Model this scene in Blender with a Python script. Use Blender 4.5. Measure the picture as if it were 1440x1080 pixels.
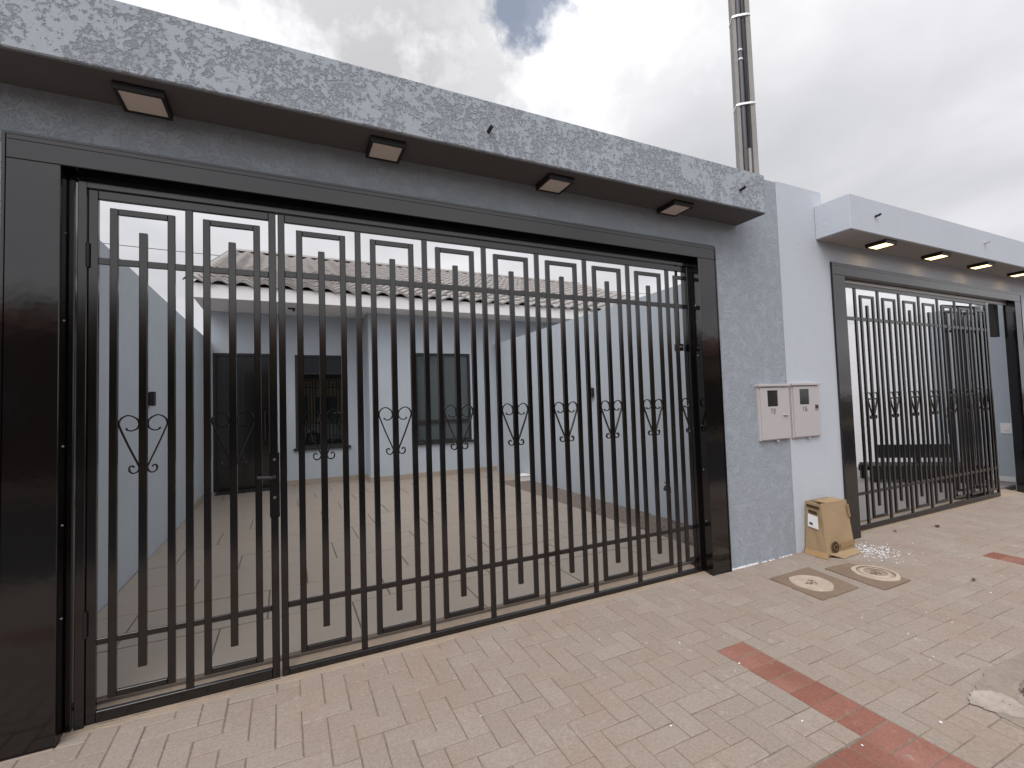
import bpy, bmesh, math, random
from mathutils import Vector, Matrix
random.seed(7)
R = math.radians
sc = bpy.context.scene
for o in list(bpy.data.objects): bpy.data.objects.remove(o)
K = 0.893                                    # survey units -> metres
C = bpy.data.collections.new('scene'); sc.collection.children.link(C)

# ------------------------------------------------------------------ camera
cam_d = bpy.data.cameras.new('camera'); cam = bpy.data.objects.new('camera', cam_d); C.objects.link(cam)
YAW, PIT, ROL = 0.4482, 0.0437, -0.0322
fw = Vector((math.sin(YAW)*math.cos(PIT), math.cos(YAW)*math.cos(PIT), math.sin(PIT)))
r0 = Vector((math.cos(YAW), -math.sin(YAW), 0)); u0 = r0.cross(fw)
rr = math.cos(ROL)*r0 + math.sin(ROL)*u0; uu = -math.sin(ROL)*r0 + math.cos(ROL)*u0
cam.matrix_world = Matrix(((rr.x, uu.x, -fw.x, 0), (rr.y, uu.y, -fw.y, -2.9854*K), (rr.z, uu.z, -fw.z, 1.55*K), (0, 0, 0, 1)))
cam_d.sensor_width = 36; cam_d.lens = 662.76/1440*36; cam_d.clip_start = 0.02; cam_d.clip_end = 2000
sc.camera = cam

# ------------------------------------------------------------------ world
SUN_EL, SUN_AZ = R(50), R(226)               # azimuth clockwise from +Y
w = bpy.data.worlds.new('World'); sc.world = w; w.use_nodes = True
nt = w.node_tree; nt.nodes.clear()
def N(t, kind, **kw):
    n = t.nodes.new(kind)
    for k, v in kw.items():
        if k.startswith('i_'): n.inputs[k[2:].replace('_', ' ')].default_value = v
        else: setattr(n, k, v)
    return n
def ramp(t, stops, interp='LINEAR'):
    n = t.nodes.new('ShaderNodeValToRGB'); n.color_ramp.interpolation = interp
    while len(n.color_ramp.elements) < len(stops): n.color_ramp.elements.new(0.5)
    for e, (p, c) in zip(n.color_ramp.elements, stops):
        e.position = p; e.color = (c, c, c, 1) if not isinstance(c, tuple) else (*c, 1)
    return n
def math_(t, op, a, b=None, clamp=False):
    n = t.nodes.new('ShaderNodeMath'); n.operation = op; n.use_clamp = clamp
    for i, v in enumerate((a, b)):
        if v is None: continue
        if isinstance(v, (int, float)): n.inputs[i].default_value = v
        else: t.links.new(v, n.inputs[i])
    return n.outputs[0]
L = nt.links.new
sky = N(nt, 'ShaderNodeTexSky', sky_type='NISHITA', sun_disc=False, sun_elevation=SUN_EL, sun_rotation=SUN_AZ)
bg1 = N(nt, 'ShaderNodeBackground', i_Strength=0.11); L(sky.outputs[0], bg1.inputs[0])
tc = N(nt, 'ShaderNodeTexCoord'); sep = N(nt, 'ShaderNodeSeparateXYZ'); L(tc.outputs['Generated'], sep.inputs[0])
zz = math_(nt, 'ADD', math_(nt, 'ABSOLUTE', sep.outputs[2]), 0.22)
cmb = N(nt, 'ShaderNodeCombineXYZ'); L(math_(nt, 'DIVIDE', sep.outputs[0], zz), cmb.inputs[0]); L(math_(nt, 'DIVIDE', sep.outputs[1], zz), cmb.inputs[1])
n1 = N(nt, 'ShaderNodeTexNoise', i_Scale=1.5, i_Detail=8.0, i_Roughness=0.52, i_Distortion=0.25); L(cmb.outputs[0], n1.inputs['Vector'])
mp = N(nt, 'ShaderNodeMapping'); mp.inputs['Location'].default_value = (3.3, 1.7, 0); L(cmb.outputs[0], mp.inputs[0])
n2 = N(nt, 'ShaderNodeTexNoise', i_Scale=0.9, i_Detail=9.0, i_Roughness=0.5, i_Distortion=0.4); L(mp.outputs[0], n2.inputs['Vector'])
shade = ramp(nt, [(0.30, (0.60, 0.61, 0.64)), (0.45, (0.72, 0.72, 0.755)), (0.55, (0.83, 0.83, 0.86)), (0.68, (1.0, 1.0, 1.01))]); L(n2.outputs[0], shade.inputs[0])
bg2 = N(nt, 'ShaderNodeBackground', i_Strength=0.86); L(shade.outputs[0], bg2.inputs[0])
# one break in the cloud deck where blue shows
n3 = N(nt, 'ShaderNodeTexNoise', i_Scale=9.0, i_Detail=7.0, i_Roughness=0.6); L(tc.outputs['Generated'], n3.inputs['Vector'])
def pdir(px, py): return (fw + (px-720)/662.76*rr + (540-py)/662.76*uu).normalized()
def near(d, c0, gain):
    n = N(nt, 'ShaderNodeVectorMath', operation='DOT_PRODUCT'); L(tc.outputs['Generated'], n.inputs[0]); n.inputs[1].default_value = d
    v = math_(nt, 'ADD', n.outputs['Value'], math_(nt, 'MULTIPLY', math_(nt, 'SUBTRACT', n3.outputs[0], 0.5), (1-c0)*4.5))
    return math_(nt, 'MULTIPLY', math_(nt, 'SUBTRACT', v, c0), gain, True)
thin = near(pdir(748, -8), 0.9962, 380.0)
cover = math_(nt, 'SUBTRACT', 1.0, math_(nt, 'MULTIPLY', thin, 0.72), True)
grey = near(pdir(575, -60), 0.962, 34.0); glow = near(pdir(775, 70), 0.975, 45.0)
k_ = math_(nt, 'ADD', math_(nt, 'SUBTRACT', 1.0, math_(nt, 'MULTIPLY', grey, 0.32)), math_(nt, 'MULTIPLY', glow, 0.14))
# extra sky brightness around the sun direction, added behind the camera to lift enamel reflections
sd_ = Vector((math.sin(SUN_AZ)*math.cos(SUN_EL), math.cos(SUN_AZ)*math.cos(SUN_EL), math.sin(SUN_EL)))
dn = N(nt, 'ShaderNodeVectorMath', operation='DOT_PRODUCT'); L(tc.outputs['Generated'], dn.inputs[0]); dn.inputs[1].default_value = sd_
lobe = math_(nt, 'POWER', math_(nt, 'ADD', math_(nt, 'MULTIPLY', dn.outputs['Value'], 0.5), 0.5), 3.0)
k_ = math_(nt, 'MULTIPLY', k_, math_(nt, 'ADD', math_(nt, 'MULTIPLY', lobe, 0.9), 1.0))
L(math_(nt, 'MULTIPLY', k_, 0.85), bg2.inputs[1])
mx = N(nt, 'ShaderNodeMixShader'); L(cover, mx.inputs[0]); L(bg1.outputs[0], mx.inputs[1]); L(bg2.outputs[0], mx.inputs[2])
wo = N(nt, 'ShaderNodeOutputWorld'); L(mx.outputs[0], wo.inputs[0])
# ------------------------------------------------------------------ sun
sd = bpy.data.lights.new('sun', 'SUN'); sd.energy = 1.3; sd.angle = R(45); sd.color = (1, 0.96, 0.9)
so = bpy.data.objects.new('sun', sd); C.objects.link(so)
sdir = Vector((math.sin(SUN_AZ)*math.cos(SUN_EL), math.cos(SUN_AZ)*math.cos(SUN_EL), math.sin(SUN_EL)))
so.rotation_euler = sdir.to_track_quat('Z', 'Y').to_euler(); so.location = (0, -4, 12)
# ------------------------------------------------------------------ exposure
vs = sc.view_settings; vs.view_transform = 'Standard'; vs.look = 'None'; vs.exposure = 0.20; vs.gamma = 1.0; vs.use_curve_mapping = False
sc.render.engine = 'CYCLES'; sc.cycles.max_bounces = 8; sc.cycles.diffuse_bounces = 4; sc.cycles.glossy_bounces = 4

# ------------------------------------------------------------------ materials
def mat(name, col, rough=0.6, spec=0.5, metal=0.0, bump=None, var=None, ramp_var=None, coat=0.0, emit=None):
    """bump: list of (scale, strength, distance, detail);  var: (scale, amount) value noise on the colour."""
    m = bpy.data.materials.new(name); m.use_nodes = True; t = m.node_tree; b = t.nodes['Principled BSDF']
    b.inputs['Base Color'].default_value = (*col, 1); b.inputs['Roughness'].default_value = rough
    b.inputs['Specular IOR Level'].default_value = spec; b.inputs['Metallic'].default_value = metal
    b.inputs['Coat Weight'].default_value = coat; b.inputs['Coat Roughness'].default_value = 0.08
    geo = t.nodes.new('ShaderNodeNewGeometry'); last = None
    for sca, st, dist, det in (bump or []):
        n = N(t, 'ShaderNodeTexNoise', i_Scale=sca, i_Detail=det, i_Roughness=0.6); t.links.new(geo.outputs['Position'], n.inputs['Vector'])
        bm = N(t, 'ShaderNodeBump', i_Strength=st, i_Distance=dist); t.links.new(n.outputs[0], bm.inputs['Height'])
        if last: t.links.new(last.outputs[0], bm.inputs['Normal'])
        last = bm
    if last: t.links.new(last.outputs[0], b.inputs['Normal'])
    if var:
        cur = None
        for sca, amt in var:
            n = N(t, 'ShaderNodeTexNoise', i_Scale=sca, i_Detail=5.0, i_Roughness=0.6); t.links.new(geo.outputs['Position'], n.inputs['Vector'])
            v = math_(t, 'ADD', math_(t, 'MULTIPLY', n.outputs[0], 2*amt), 1-amt)
            cur = v if cur is None else math_(t, 'MULTIPLY', cur, v)
        h = N(t, 'ShaderNodeHueSaturation'); h.inputs['Color'].default_value = (*col, 1); t.links.new(cur, h.inputs['Value']); t.links.new(h.outputs[0], b.inputs['Base Color'])
    if emit:
        b.inputs['Emission Color'].default_value = (*emit[0], 1); b.inputs['Emission Strength'].default_value = emit[1]
    return m
def stucco(name, col, patch, depth, hollow_shade):
    """trowelled texture coat: smooth plateaus between rough hollows, plus fine grain"""
    m = mat(name, col, 0.78, 0.25); t = m.node_tree; b = t.nodes['Principled BSDF']
    geo = t.nodes.new('ShaderNodeNewGeometry')
    a = N(t, 'ShaderNodeTexNoise', i_Scale=patch, i_Detail=9.0, i_Roughness=0.70, i_Distortion=0.15); t.links.new(geo.outputs['Position'], a.inputs['Vector'])
    q = N(t, 'ShaderNodeTexNoise', i_Scale=patch*0.22, i_Detail=3.0); t.links.new(geo.outputs['Position'], q.inputs['Vector'])
    hsum = math_(t, 'ADD', a.outputs[0], math_(t, 'MULTIPLY', math_(t, 'SUBTRACT', q.outputs[0], 0.5), 0.55))
    ra = ramp(t, [(0.41, 0.0), (0.475, 0.45), (0.505, 0.95), (0.58, 1.0)]); t.links.new(hsum, ra.inputs[0])
    f = N(t, 'ShaderNodeTexNoise', i_Scale=110.0, i_Detail=5.0, i_Roughness=0.65); t.links.new(geo.outputs['Position'], f.inputs['Vector'])
    b1 = N(t, 'ShaderNodeBump', i_Strength=0.85, i_Distance=depth); t.links.new(ra.outputs[0], b1.inputs['Height'])
    b2 = N(t, 'ShaderNodeBump', i_Strength=0.4, i_Distance=0.003); t.links.new(f.outputs[0], b2.inputs['Height']); t.links.new(b1.outputs[0], b2.inputs['Normal'])
    t.links.new(b2.outputs[0], b.inputs['Normal'])
    l = N(t, 'ShaderNodeTexNoise', i_Scale=1.3, i_Detail=5.0); t.links.new(geo.outputs['Position'], l.inputs['Vector'])
    v = math_(t, 'ADD', math_(t, 'ADD', math_(t, 'MULTIPLY', ra.outputs[0], hollow_shade), math_(t, 'MULTIPLY', l.outputs[0], 0.16)), 0.92-hollow_shade*0.6)  # hollows darkened in the colour, imitating shade in the relief
    h = N(t, 'ShaderNodeHueSaturation'); h.inputs['Color'].default_value = (*col, 1); t.links.new(v, h.inputs['Value']); t.links.new(h.outputs[0], b.inputs['Base Color'])
    return m
def paver_mat(name, c1, c2, c3):
    m = mat(name, c1, 0.85, 0.25, bump=[(60, 0.35, 0.004, 5), (260, 0.3, 0.002, 3)]); t = m.node_tree; b = t.nodes['Principled BSDF']
    geo = [n for n in t.nodes if n.bl_idname == 'ShaderNodeNewGeometry'][0]; oi = t.nodes.new('ShaderNodeObjectInfo')
    rnd = math_(t, 'FRACT', math_(t, 'ADD', oi.outputs['Random'], geo.outputs['Random Per Island']))
    mix = N(t, 'ShaderNodeMix', data_type='RGBA'); mix.inputs[6].default_value = (*c1, 1); mix.inputs[7].default_value = (*c2, 1); t.links.new(rnd, mix.inputs[0])
    # broad stains
    s = N(t, 'ShaderNodeTexNoise', i_Scale=2.2, i_Detail=7.0, i_Roughness=0.65); t.links.new(geo.outputs['Position'], s.inputs['Vector'])
    rs = ramp(t, [(0.42, 0.0), (0.68, 0.75)]); t.links.new(s.outputs[0], rs.inputs[0])
    mx2 = N(t, 'ShaderNodeMix', data_type='RGBA'); t.links.new(rs.outputs[0], mx2.inputs[0]); t.links.new(mix.outputs[2], mx2.inputs[6]); mx2.inputs[7].default_value = (*c3, 1)
    # lime bloom and specks
    q = N(t, 'ShaderNodeTexNoise', i_Scale=14.0, i_Detail=6.0, i_Roughness=0.7); t.links.new(geo.outputs['Position'], q.inputs['Vector'])
    rq = ramp(t, [(0.60, 0.0), (0.72, 0.6)]); t.links.new(q.outputs[0], rq.inputs[0])
    mx3 = N(t, 'ShaderNodeMix', data_type='RGBA'); t.links.new(rq.outputs[0], mx3.inputs[0]); t.links.new(mx2.outputs[2], mx3.inputs[6]); mx3.inputs[7].default_value = (0.47, 0.42, 0.38, 1)
    g = N(t, 'ShaderNodeTexNoise', i_Scale=90.0, i_Detail=3.0); t.links.new(geo.outputs['Position'], g.inputs['Vector'])
    h = N(t, 'ShaderNodeHueSaturation'); t.links.new(mx3.outputs[2], h.inputs['Color']); t.links.new(math_(t, 'ADD', math_(t, 'MULTIPLY', g.outputs[0], 0.60), 0.70), h.inputs['Value'])
    t.links.new(h.outputs[0], b.inputs['Base Color'])
    return m
M = {}
M['wall'] = stucco('grey_texture_coat', (0.37, 0.405, 0.45), 30, 0.0060, 0.13)
M['wall_mid'] = stucco('grey_wall_coat', (0.345, 0.38, 0.425), 55, 0.0020, 0.055)
M['soffit'] = mat('smooth_soffit_shade', (0.115, 0.112, 0.112), 0.8, 0.2, bump=[(30, 0.3, 0.004, 4)], var=[(2, 0.1)])  # canopy underside darkened in the colour to stand for shade
M['soffit_n'] = mat('neighbour_soffit_shade', (0.36, 0.34, 0.335), 0.8, 0.2, bump=[(30, 0.3, 0.004, 4)], var=[(2, 0.08)])  # shade under the farther canopy, mixed into the base colour
M['wall_fine'] = mat('grey_fine_render', (0.42, 0.46, 0.505), 0.8, 0.25, bump=[(45, 0.5, 0.006, 6), (160, 0.3, 0.002, 3)], var=[(1.2, 0.08), (9, 0.05)])
M['wall_pale'] = mat('pale_fine_render', (0.53, 0.565, 0.625), 0.8, 0.25, bump=[(45, 0.45, 0.006, 6), (160, 0.3, 0.002, 3)], var=[(1.2, 0.05), (9, 0.03)])
M['wall_white'] = mat('white_wall_paint', (0.86, 0.84, 0.86), 0.8, 0.25, bump=[(45, 0.4, 0.005, 5)], var=[(1.5, 0.04)])
M['black'] = mat('black_gloss_enamel', (0.004, 0.0032, 0.0034), 0.10, 0.75, bump=[(5, 0.10, 0.012, 3), (220, 0.05, 0.001, 2)])
M['blackbar'] = mat('black_bar_enamel', (0.004, 0.0032, 0.0034), 0.14, 0.75, bump=[(160, 0.08, 0.001, 2)])
M['blackmatt'] = mat('black_matt', (0.018, 0.017, 0.018), 0.55, 0.4)
M['steel'] = mat('bright_bolt_steel', (0.75, 0.75, 0.76), 0.2, 0.5, 1.0)
M['paver'] = paver_mat('grey_paver', (0.318, 0.265, 0.226), (0.358, 0.305, 0.264), (0.335, 0.248, 0.20))
M['paver_red'] = paver_mat('red_paver', (0.255, 0.102, 0.074), (0.34, 0.165, 0.13), (0.21, 0.092, 0.065))
M['sand'] = mat('joint_sand', (0.235, 0.19, 0.155), 0.95, 0.1, bump=[(200, 0.4, 0.003, 3)], var=[(5, 0.6), (40, 0.3)])
M['mortar'] = mat('tan_mortar', (0.36, 0.285, 0.22), 0.9, 0.2, bump=[(50, 0.6, 0.008, 6)], var=[(5, 0.2), (30, 0.12)])
M['mortar_dk'] = mat('brown_mortar', (0.24, 0.175, 0.13), 0.92, 0.2, bump=[(70, 0.5, 0.005, 6)], var=[(5, 0.15), (40, 0.12)])
M['cream'] = mat('cream_cover', (0.50, 0.41, 0.33), 0.85, 0.3, bump=[(60, 0.5, 0.006, 4)], var=[(9, 0.35), (40, 0.2)])
M['asphalt'] = mat('asphalt', (0.05, 0.05, 0.052), 0.9, 0.3, bump=[(180, 0.6, 0.006, 3)], var=[(1, 0.2), (90, 0.3)])
M['gravel'] = mat('gravel_stone', (0.20, 0.165, 0.145), 0.9, 0.3, var=[(60, 0.5)])
M['gravel_dk'] = mat('dark_grit', (0.09, 0.08, 0.075), 0.9, 0.3, var=[(60, 0.4)])
M['soil'] = mat('soil', (0.10, 0.08, 0.065), 0.95, 0.1, var=[(30, 0.3)])
M['tile'] = mat('tan_floor_tile', (0.335, 0.282, 0.235), 0.42, 0.4, bump=[(12, 0.06, 0.004, 4)], var=[(2.5, 0.10), (16, 0.07)])
M['grout'] = mat('tile_grout', (0.17, 0.14, 0.12), 0.9, 0.2)
M['rooftile'] = mat('pale_roof_tile', (0.36, 0.338, 0.325), 0.8, 0.3, bump=[(60, 0.4, 0.004, 4)], var=[(3, 0.16), (25, 0.14)])
M['white'] = mat('white_board', (0.80, 0.78, 0.77), 0.6, 0.4, var=[(2, 0.04)])
M['glass'] = mat('dark_window_glass', (0.006, 0.007, 0.0075), 0.02, 1.0)
M['doormat'] = mat('dark_door_panel', (0.012, 0.010, 0.009), 0.12, 0.8)
M['glass2'] = mat('grey_window_glass', (0.055, 0.068, 0.072), 0.05, 1.0)
M['bedmortar'] = mat('bed_mortar', (0.31, 0.26, 0.215), 0.92, 0.2, bump=[(30, 0.7, 0.012, 6)], var=[(4, 0.25), (30, 0.2)])
M['lime'] = mat('lime_patch', (0.42, 0.36, 0.31), 0.92, 0.2, bump=[(40, 0.6, 0.01, 6)], var=[(9, 0.4), (50, 0.25)])
M['meter'] = mat('grey_meter_box', (0.50, 0.47, 0.48), 0.45, 0.4, bump=[(25, 0.1, 0.003, 3)], var=[(6, 0.04)])
M['meterglass'] = mat('meter_window', (0.02, 0.02, 0.022), 0.12, 0.6)
M['ink'] = mat('black_ink', (0.05, 0.05, 0.055), 0.8, 0.2)
M['paper'] = mat('white_paper', (0.80, 0.80, 0.80), 0.7, 0.3)
M['card'] = mat('cardboard', (0.37, 0.265, 0.16), 0.85, 0.2, bump=[(30, 0.3, 0.006, 4)], var=[(4, 0.12), (40, 0.05)])
M['card_dk'] = mat('cardboard_inside', (0.36, 0.23, 0.12), 0.9, 0.1, var=[(8, 0.15)])
M['tape'] = mat('brown_tape', (0.30, 0.19, 0.09), 0.35, 0.5)
M['cardink_shade'] = mat('brown_print_and_shade', (0.06, 0.035, 0.02), 0.8, 0.2)  # serves the print and the painted dark of slot and flap
M['concrete'] = mat('pole_concrete', (0.31, 0.30, 0.29), 0.9, 0.2, bump=[(40, 0.5, 0.006, 5)], var=[(3, 0.15), (20, 0.15)])
M['pipe'] = mat('grey_conduit', (0.10, 0.10, 0.11), 0.5, 0.4)
M['strap'] = mat('galvanised_strap', (0.75, 0.75, 0.77), 0.35, 0.5, 0.4)
M['diff_off'] = mat('lamp_diffuser', (0.72, 0.64, 0.58), 0.4, 0.5)
M['diff_on'] = mat('lit_lamp_diffuser', (0.8, 0.7, 0.5), 0.4, 0.5, emit=((1.0, 0.66, 0.33), 3.2))
M['foam'] = mat('foam_bits', (0.80, 0.80, 0.84), 0.8, 0.3)
M['leaf'] = mat('dry_leaf', (0.09, 0.05, 0.03), 0.8, 0.2)
M['bench'] = mat('black_bench_paint', (0.015, 0.014, 0.015), 0.45, 0.4)
M['floor_n'] = mat('grey_floor', (0.24, 0.22, 0.21), 0.6, 0.4, var=[(2, 0.12)])
M['cream_house'] = mat('cream_house_paint', (0.36, 0.28, 0.16), 0.8, 0.2, bump=[(40, 0.3, 0.005, 4)], var=[(1, 0.08)])
M['brown_house'] = mat('brown_house_paint', (0.11, 0.075, 0.06), 0.8, 0.2, bump=[(40, 0.3, 0.005, 4)], var=[(1, 0.12)])
M['roof_red'] = mat('clay_roof', (0.22, 0.09, 0.055), 0.85, 0.2, bump=[(20, 0.4, 0.02, 4)], var=[(2, 0.2)])
M['silver'] = mat('silver_car_paint', (0.62, 0.63, 0.65), 0.25, 0.6, 0.3, coat=0.8)
M['tyre'] = mat('tyre_rubber', (0.02, 0.02, 0.02), 0.85, 0.2)
M['rim'] = mat('alloy_rim', (0.55, 0.55, 0.57), 0.3, 0.5, 0.9)
M['lens'] = mat('lamp_lens', (0.75, 0.75, 0.75), 0.1, 0.6)
M['red_lens'] = mat('red_lamp_lens', (0.35, 0.02, 0.02), 0.15, 0.6)
M['bark'] = mat('bark', (0.10, 0.07, 0.05), 0.95, 0.1, bump=[(30, 0.8, 0.02, 5)])
M['leafgreen'] = mat('tree_leaf', (0.045, 0.085, 0.03), 0.6, 0.3, var=[(3, 0.3)])

# ------------------------------------------------------------------ geometry helpers (all numbers in survey units, scaled by K on build)
def mesh_data(name, v, f, m, smooth=False):
    me = bpy.data.meshes.new(name); me.from_pydata([(a*K, b*K, c*K) for a, b, c in v], [], f); me.update()
    me.materials.append(m if not isinstance(m, str) else M[m])
    if smooth: me.polygons.foreach_set('use_smooth', [True]*len(me.polygons))
    return me
def link(name, data, parent=None, loc=(0, 0, 0), rot=None):
    o = bpy.data.objects.new(name, data); C.objects.link(o); o.location = [c*K for c in loc]
    if rot: o.rotation_euler = rot
    if parent: o.parent = parent
    return o
class MB:
    def __init__(s, org=(0, 0, 0)): s.v = []; s.f = []; s.o = org
    def add(s, v, f):
        n = len(s.v); s.v += [(a-s.o[0], b-s.o[1], c-s.o[2]) for a, b, c in v]; s.f += [tuple(i+n for i in q) for q in f]; return s
    def box(s, x0, x1, y0, y1, z0, z1, c=0.0):
        if c <= 0:
            v = [(x, y, z) for z in (z0, z1) for y in (y0, y1) for x in (x0, x1)]
            return s.add(v, [(0, 2, 3, 1), (4, 5, 7, 6), (0, 1, 5, 4), (2, 6, 7, 3), (0, 4, 6, 2), (1, 3, 7, 5)])
        v = []; X = (x0, x1); Y = (y0, y1); Z = (z0, z1); ix = {}
        for i in (0, 1):
            for j in (0, 1):
                for k in (0, 1):
                    sx, sy, sz = (1-2*i)*c, (1-2*j)*c, (1-2*k)*c
                    ix[i, j, k] = len(v)
                    v += [(X[i], Y[j]+sy, Z[k]+sz), (X[i]+sx, Y[j], Z[k]+sz), (X[i]+sx, Y[j]+sy, Z[k])]
        f = []
        I = lambda i, j, k, a: ix[i, j, k]+a
        for i in (0, 1): 
            q = [I(i, 0, 0, 0), I(i, 1, 0, 0), I(i, 1, 1, 0), I(i, 0, 1, 0)]; f.append(tuple(q if i else q[::-1]))
            q = [I(0, i, 0, 1), I(1, i, 0, 1), I(1, i, 1, 1), I(0, i, 1, 1)]; f.append(tuple(q[::-1] if i else q))
            q = [I(0, 0, i, 2), I(1, 0, i, 2), I(1, 1, i, 2), I(0, 1, i, 2)]; f.append(tuple(q if i else q[::-1]))
        for a in (0, 1):
            for b in (0, 1):
                q = [I(a, b, 0, 0), I(a, b, 0, 1), I(a, b, 1, 1), I(a, b, 1, 0)]; f.append(tuple(q if (a ^ b) else q[::-1]))
                q = [I(a, 0, b, 0), I(a, 1, b, 0), I(a, 1, b, 2), I(a, 0, b, 2)]; f.append(tuple(q[::-1] if (a ^ b) else q))
                q = [I(0, a, b, 1), I(1, a, b, 1), I(1, a, b, 2), I(0, a, b, 2)]; f.append(tuple(q if (a ^ b) else q[::-1]))
                for k in (0, 1):
                    q = [I(a, b, k, 0), I(a, b, k, 1), I(a, b, k, 2)]; f.append(tuple(q if (a ^ b ^ k) == 0 else q[::-1]))
        return s.add(v, f)
    def prism_xz(s, poly, y0, y1):
        n = len(poly); v = [(x, y0, z) for x, z in poly]+[(x, y1, z) for x, z in poly]
        f = [tuple(range(n)), tuple(range(2*n-1, n-1, -1))]+[(i, n+i, n+(i+1) % n, (i+1) % n) for i in range(n)]
        return s.add(v, f)
    def prism_xy(s, poly, z0, z1):
        n = len(poly); v = [(x, y, z0) for x, y in poly]+[(x, y, z1) for x, y in poly]
        f = [tuple(range(n-1, -1, -1)), tuple(range(n, 2*n))]+[(i, (i+1) % n, n+(i+1) % n, n+i) for i in range(n)]
        return s.add(v, f)
    def prism_yz(s, poly, x0, x1):
        n = len(poly); v = [(x0, y, z) for y, z in poly]+[(x1, y, z) for y, z in poly]
        f = [tuple(range(n-1, -1, -1)), tuple(range(n, 2*n))]+[(i, (i+1) % n, n+(i+1) % n, n+i) for i in range(n)]
        return s.add(v, f)
    def tube(s, pts, r, n=8, flat=None, caps=True):
        """sweep along pts; flat=(w,t): rectangular section, w along Y"""
        P = [Vector(p) for p in pts]; v = []; 
        for i, p in enumerate(P):
            d = (P[min(i+1, len(P)-1)]-P[max(i-1, 0)]).normalized()
            if flat:
                a = Vector((0, 1, 0)); b = d.cross(a).normalized()
                for sa, sb in ((-1, -1), (1, -1), (1, 1), (-1, 1)): v.append(tuple(p+a*sa*flat[0]/2+b*sb*flat[1]/2))
            else:
                up = Vector((0, 0, 1)) if abs(d.z) < 0.9 else Vector((0, 1, 0))
                a = d.cross(up).normalized(); b = a.cross(d)
                ri = r if not isinstance(r, (list, tuple)) else r[i]
                for k in range(n): v.append(tuple(p+(a*math.cos(2*math.pi*k/n)+b*math.sin(2*math.pi*k/n))*ri))
        m = 4 if flat else n
        f = [(i*m+k, i*m+(k+1) % m, (i+1)*m+(k+1) % m, (i+1)*m+k) for i in range(len(P)-1) for k in range(m)]
        if caps: f += [tuple(range(m-1, -1, -1)), tuple(range((len(P)-1)*m, len(P)*m))]
        return s.add(v, f)
    def wall_y(s, x0, x1, z0, z1, y0, y1, holes=()):
        """wall slab facing -Y with rectangular openings and reveals"""
        xs = sorted({x0, x1, *[h[i] for h in holes for i in (0, 1)]}); zs = sorted({z0, z1, *[h[i] for h in holes for i in (2, 3)]})
        for y, flip in ((y0, False), (y1, True)):
            for a, b in zip(xs, xs[1:]):
                for c, d in zip(zs, zs[1:]):
                    if any(h[0] <= a and b <= h[1] and h[2] <= c and d <= h[3] for h in holes): continue
                    q = [(a, y, c), (b, y, c), (b, y, d), (a, y, d)]; s.add(q[::-1] if flip else q, [(0, 1, 2, 3)])
        def ring(a, b, c, d, inner):
            P = [(a, c), (b, c), (b, d), (a, d)]
            for (p, q), (r, t) in zip(P, P[1:]+P[:1]):
                k = [(p, y0, q), (p, y1, q), (r, y1, t), (r, y0, t)]; s.add(k[::-1] if inner else k, [(0, 1, 2, 3)])
        ring(x0, x1, z0, z1, False)
        for h in holes: ring(*h, True)
        return s
    def build(s, name, m, parent=None, loc=(0, 0, 0), smooth=False, rot=None):
        return link(name, mesh_data(name, s.v, s.f, m, smooth), parent, loc, rot)
def tag(o, label=None, cat=None, group=None, kind=None):
    if label: o['label'] = label
    if cat: o['category'] = cat
    if group: o['group'] = group
    if kind: o['kind'] = kind
    return o
def empty(name, loc=(0, 0, 0), label=None, cat=None, group=None, rotz=0):
    o = bpy.data.objects.new(name, None); C.objects.link(o); o.location = [c*K for c in loc]; o.rotation_euler = (0, 0, rotz); o.empty_display_size = 0.1
    return tag(o, label, cat, group)
def kids(o): return [c for c in C.objects if c.parent == o]
def copy_tree(o, parent=None):
    c = o.copy(); C.objects.link(c); c.parent = parent
    for ch in kids(o): copy_tree(ch, c)
    return c
def gz(y): return 0.075+0.03*(y+0.1)         # pavement surface height

# ================================================================== GROUND AND PAVEMENT
o = MB().add([(-300, -400, -0.16), (300, -400, -0.16), (300, 300, -0.16), (-300, 300, -0.16)], [(0, 1, 2, 3)]).build('ground', 'soil'); tag(o, kind='structure')
o = MB().box(-60, 60, -10.6, -3.52, -0.15, -0.148).build('road', 'asphalt'); tag(o, kind='structure')
pv = MB()
def slope_box(mb, x0, x1, y0, y1, dz0, dz1):
    v = [(x, y, gz(y)+d) for d in (dz0, dz1) for y in (y0, y1) for x in (x0, x1)]
    mb.add(v, [(0, 2, 3, 1), (4, 5, 7, 6), (0, 1, 5, 4), (2, 6, 7, 3), (0, 4, 6, 2), (1, 3, 7, 5)])
slope_box(pv, -60, 60, -3.4, 0.12, -0.15, -0.0042)
sidewalk = pv.build('sidewalk', 'sand'); tag(sidewalk, kind='structure')
kb = MB()
for i in range(40): kb.box(-20+i*1.0+0.004, -19+i*1.0-0.004, -3.52, -3.402, -0.15, -0.03, 0.012)
tag(kb.build('kerb', 'concrete'), kind='structure')
A = 0.112
LIDS = [(3.515, 4.0, -0.795, -0.355), (4.10, 4.49, -0.905, -0.445)]
def in_lid(x, y): return any(a-0.02 < x < b+0.02 and c-0.02 < y < d+0.02 for a, b, c, d in LIDS)
def bed(x, y): return 3.30 < x < 5.4 and y < -1.80
def is_red(x, y):
    if y < -0.90 and (2.295 < x < 2.515 or 5.655 < x < 5.875): return True
    return y < -1.69 and y > -1.915 and -1.85 < x < 2.3
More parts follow.
